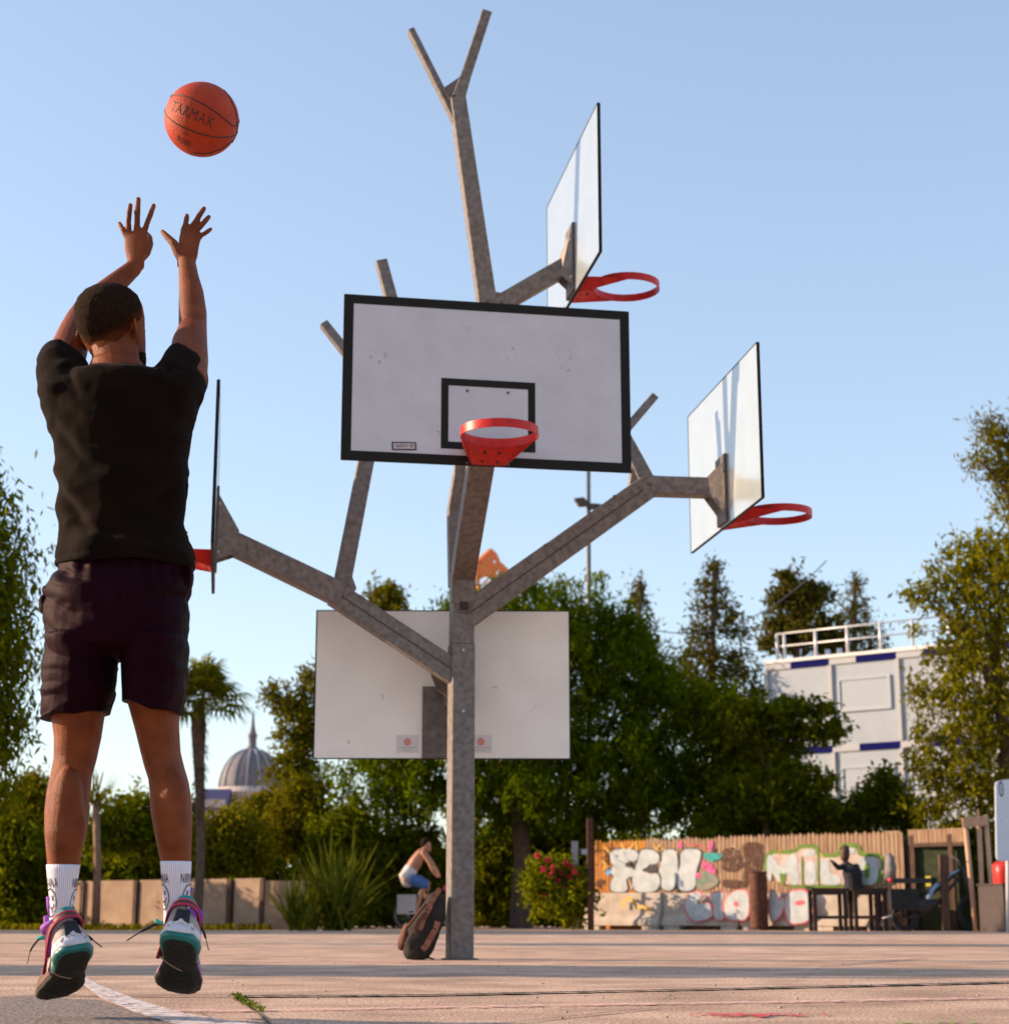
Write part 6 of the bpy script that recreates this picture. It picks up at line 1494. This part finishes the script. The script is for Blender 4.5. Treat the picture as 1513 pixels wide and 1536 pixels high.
top_z = cr_p(735, 850)[2]
for i in range(14):
    z0 = top_z*i/14; z1 = top_z*(i+1)/14; s_ = (-1)**i
    for t_ in (-1, 1): mb.tube([V3(wx(735, Y)+s_*1.1, Y+t_*1.1, z0), V3(wx(735, Y)-s_*1.1, Y+t_*1.1, z1)], .09, 6); mb.tube([V3(wx(735, Y)-1.1, Y+t_*1.1, z1), V3(wx(735, Y)+1.1, Y+t_*1.1, z1)], .09, 6)
mb.build('mast', ORG, cr_)
mb = MB()
pk = [(712, 846), (722, 838), (735, 826), (742, 832), (748, 846), (760, 856), (752, 870), (738, 862), (724, 862), (714, 868)]
for a_, b_ in zip(pk, pk[1:]+pk[:1]):
    for d_ in (-1., 1.): mb.tube([cr_p(*a_, d_), cr_p(*b_, d_)], .24, 6)
for a_, b_ in (((712, 846), (735, 862)), ((722, 838), (742, 862)), ((735, 826), (738, 862)), ((742, 832), (724, 862)), ((748, 846), (720, 866)), ((760, 856), (724, 846)), ((700, 858), (740, 842)), ((706, 870), (750, 850)), ((735, 826), (714, 868))):
    for d_ in (-1., 1.): mb.tube([cr_p(*a_, d_), cr_p(*b_, d_)], .20, 6)
for a_ in pk[::2]: mb.tube([cr_p(*a_, -1.), cr_p(*a_, 1.)], .2, 6)
mb.build('jib', ORG, cr_)
mb = MB(); mb.box(cr_p(728, 852), (1.3, 1.6, 1.1)); mb.build('cabin', mat('crane_cabin', (.75, .33, .16), .6), cr_)
# domed basilica
Y = 260.; dc = V3(wx(370, Y), Y, 0); dm = empty('domed_church', dc, 'distant domed church with a lantern spire between palm and low board', 'church')
SLT = mat('dome_slate', (.10, .095, .11), .7, col2=(.15, .14, .15), scale=.6); STN = mat('church_stone', (.42, .34, .31), .8, col2=(.5, .42, .38), scale=.4); BSL = mat('blue_slate_roof', (.05, .045, .12), .6)
k = ppm(Y, 18.); def_ = lambda py: W(370, py, Y)[2]
Rd = 48/k; zb_ = def_(1186); mb = MB(); rr = []
for t in np.linspace(0, 1, 14):
    a = t*math.pi/2*.96; rr.append((V3(dc[0], Y, zb_+(def_(1124)-zb_)*math.sin(a)), V3(Rd*math.cos(a)**.9, 0, 0), V3(0, Rd*math.cos(a)**.9, 0)))
mb.loft(rr, 40); mb.build('dome', SLT, dm, smooth=True)
mb = MB()
for i in range(16):
    a0 = 2*math.pi*i/16; pts = []
    for t in np.linspace(0, 1, 8): a = t*math.pi/2*.95; R2 = (Rd+.05)*math.cos(a)**.9; pts.append(V3(dc[0]+R2*math.cos(a0), Y+R2*math.sin(a0), zb_+(def_(1124)-zb_)*math.sin(a)))
    mb.tube(pts, .16, 5)
mb.build('dome_ribs', mat('rib_lead', (.30, .27, .30), .5), dm)
mb = MB(); mb.loft([(V3(dc[0], Y, 0), V3(Rd*1.12, 0, 0), V3(0, Rd*1.12, 0)), (V3(dc[0], Y, zb_-.6), V3(Rd*1.12, 0, 0), V3(0, Rd*1.12, 0)), (V3(dc[0], Y, zb_-.5), V3(Rd*1.18, 0, 0), V3(0, Rd*1.18, 0)), (V3(dc[0], Y, zb_+.3), V3(Rd*1.05, 0, 0), V3(0, Rd*1.05, 0))], 40); dr = mb.build('drum', STN, dm)
for i in range(20):
    a0 = 2*math.pi*i/20; c = V3(dc[0]+Rd*1.13*math.cos(a0), Y+Rd*1.13*math.sin(a0), zb_-2.6); mb = MB(); mb.box(c, (.7, .35, 2.6), (V3(-math.sin(a0), math.cos(a0), 0), V3(math.cos(a0), math.sin(a0), 0), (0, 0, 1))); mb.build('window', mat('dark_glass', (.03, .03, .05), .2), dr)
mb = MB(); zl = def_(1126); R2 = 8/k
mb.loft([(V3(dc[0], Y, zl-.4), V3(R2*1.3, 0, 0), V3(0, R2*1.3, 0)), (V3(dc[0], Y, zl+.4), V3(R2*1.2, 0, 0), V3(0, R2*1.2, 0)), (V3(dc[0], Y, zl+.5), V3(R2*.8, 0, 0), V3(0, R2*.8, 0)), (V3(dc[0], Y, def_(1106)), V3(R2*.75, 0, 0), V3(0, R2*.75, 0)), (V3(dc[0], Y, def_(1105)), V3(R2, 0, 0), V3(0, R2, 0)), (V3(dc[0], Y, def_(1098)), V3(R2*.6, 0, 0), V3(0, R2*.6, 0)), (V3(dc[0], Y, def_(1088)), V3(R2*.35, 0, 0), V3(0, R2*.35, 0)), (V3(dc[0], Y, def_(1068)), V3(.12, 0, 0), V3(0, .12, 0))], 16); mb.build('lantern', SLT, dm, smooth=True)
x0, x1 = wx(302, Y), wx(348, Y); zt_ = def_(1190); nv = MB(); nv.box(((x0+x1)/2, Y-6, zt_/2-.8), (x1-x0, 10, zt_-1.6)); nv.build('nave', STN, dm)
nv = MB(); nv.prism([V3(x0-.3, Y-11.3, def_(1222)), V3(x0-.3, Y-6, zt_), V3(x0-.3, Y-.7, def_(1222))], V3(.1, 0, 0)); nv = MB(); nv.prism([V3((x0+x1)/2, Y-11.5, def_(1222)), V3((x0+x1)/2, Y-6, zt_+.2), V3((x0+x1)/2, Y-.5, def_(1222))], V3(x1-x0+.4, 0, 0)); nv.build('roof', BSL, dm)

# ------------------------------------------------------------------ backpack against the pole
bpk = empty('backpack', G(630, 1439), 'dark brown and black backpack leaning against the foot of the pole', 'backpack')
BKF = mat('backpack_black', (.010, .008, .006), .9, col2=(.02, .014, .010), scale=20, bump=.3, bscale=120); BKB = mat('backpack_brown', (.07, .018, .008), .85, col2=(.12, .035, .017), scale=14); BKP = mat('backpack_strap', (.20, .07, .038), .8, col2=(.28, .11, .06), scale=20)
Y = 12.1; s6 = lambda X, Y_, d=0.: W(580+X/10.8, 1330+Y_/10.8, Y+d)
mb = MB()
ring6 = lambda xa, ya, xb, yb, ry: ((s6(xa, ya)+s6(xb, yb))/2, (s6(xb, yb)-s6(xa, ya))/2, V3(0, ry, 0))
mb.loft([ring6(300, 1175, 680, 1180, .10), ring6(260, 1100, 700, 1130, .125), ring6(250, 900, 760, 1000, .14), ring6(330, 700, 830, 820, .14), ring6(440, 520, 900, 640, .13), ring6(560, 340, 950, 430, .115), ring6(680, 180, 965, 260, .09), ring6(780, 90, 950, 150, .05)], 24, power=.8)
v, n_, f = remesh(mb, .012, 2, .5)
v = np.array([v[i]+n_[i]*(.012*mnoise.noise(Vector(tuple(v[i]*11)))+.006*mnoise.noise(Vector(tuple(v[i]*30)))) for i in range(len(v))]); v[:, 2] = np.maximum(v[:, 2], .003)
link_mesh('bag', v, f, BKF, bpk, True, fixn=False)
mb = MB(); mb.loft([ring6(165, 1010, 330, 1060, .05), ring6(180, 900, 360, 960, .10), ring6(235, 740, 400, 800, .11), ring6(280, 620, 430, 690, .08), ring6(320, 580, 420, 620, .03)], 18); v, n_, f = remesh(mb, .010, 2, .5)
v = np.array([v[i]+n_[i]*(.008*mnoise.noise(Vector(tuple(v[i]*18)))) for i in range(len(v))]); link_mesh('front_pocket', v, f, BKB, bpk, True, fixn=False)
for pts in ([(860, 30), (790, 150), (720, 260), (680, 380), (600, 520), (540, 700)], [(830, 570), (790, 690), (700, 850), (640, 960), (585, 1020)]):
    P = [s6(x, y, -.135) for x, y in pts]; mb = MB()
    for a_, b_ in zip(P[:-1], P[1:]): mb.beam(a_, b_+nrm(b_-a_)*.004, .040 if pts[0][0] == 830 else .032, .014, (0, 1, 0))
    mb.build('strap', BKP, bpk)
for pts in ([(640, 280), (520, 420), (420, 560), (340, 650)], [(640, 430), (500, 580), (460, 700), (480, 780)]):
    P = [s6(x, y, -.15) for x, y in pts]; mb = MB(); mb.tube(P, .010, 8); mb.build('strap', BKB, bpk, smooth=True)
mb = MB(); mb.tube([s6(430, 410, -.1), s6(350, 415, -.1), s6(410, 400, -.12)], .005, 6); mb.build('drawcord', BKF, bpk)
mb = MB(); mb.loft([ring6(660, 1140, 770, 1170, .05), ring6(650, 1165, 780, 1185, .05)], 12); mb.build('loose_strap', BKF, bpk)
# ------------------------------------------------------------------ unseen trees outside the left edge, placed and shaped to throw the bands of shade
for (x, y, hgt, rr_, cc_, seed, lb) in ((-9.5, 10.9, 2.2, .16, (1.8, .75, 1.1), 31, 'small tree standing outside the left edge whose shade crosses the court'), (-17., 36.2, 3.0, .3, (3.4, 3.4, 3.4), 33, 'large tree standing far outside the left edge of the court'), (-27., 38., 5.0, .35, (4., 3.6, 4.), 35, 'tallest tree far outside the left edge of the court')):
    root = empty('plane_tree', (x, y, 0), lb, 'tree')
    limbs(root, (x, y, 0), (x+.1, y, hgt), rr_, [(x-.8, y+.3, hgt+.7), (x+.7, y-.4, hgt+.8)], BARKL, seed=seed)
    quads('crown', crown([((x, y, hgt+cc_[2]*.6), cc_)], int(130*cc_[0]), 26, .09*max(1, cc_[0]/2), cr=.22*cc_[0]**.6, aspect=.6), G_DARK, root)
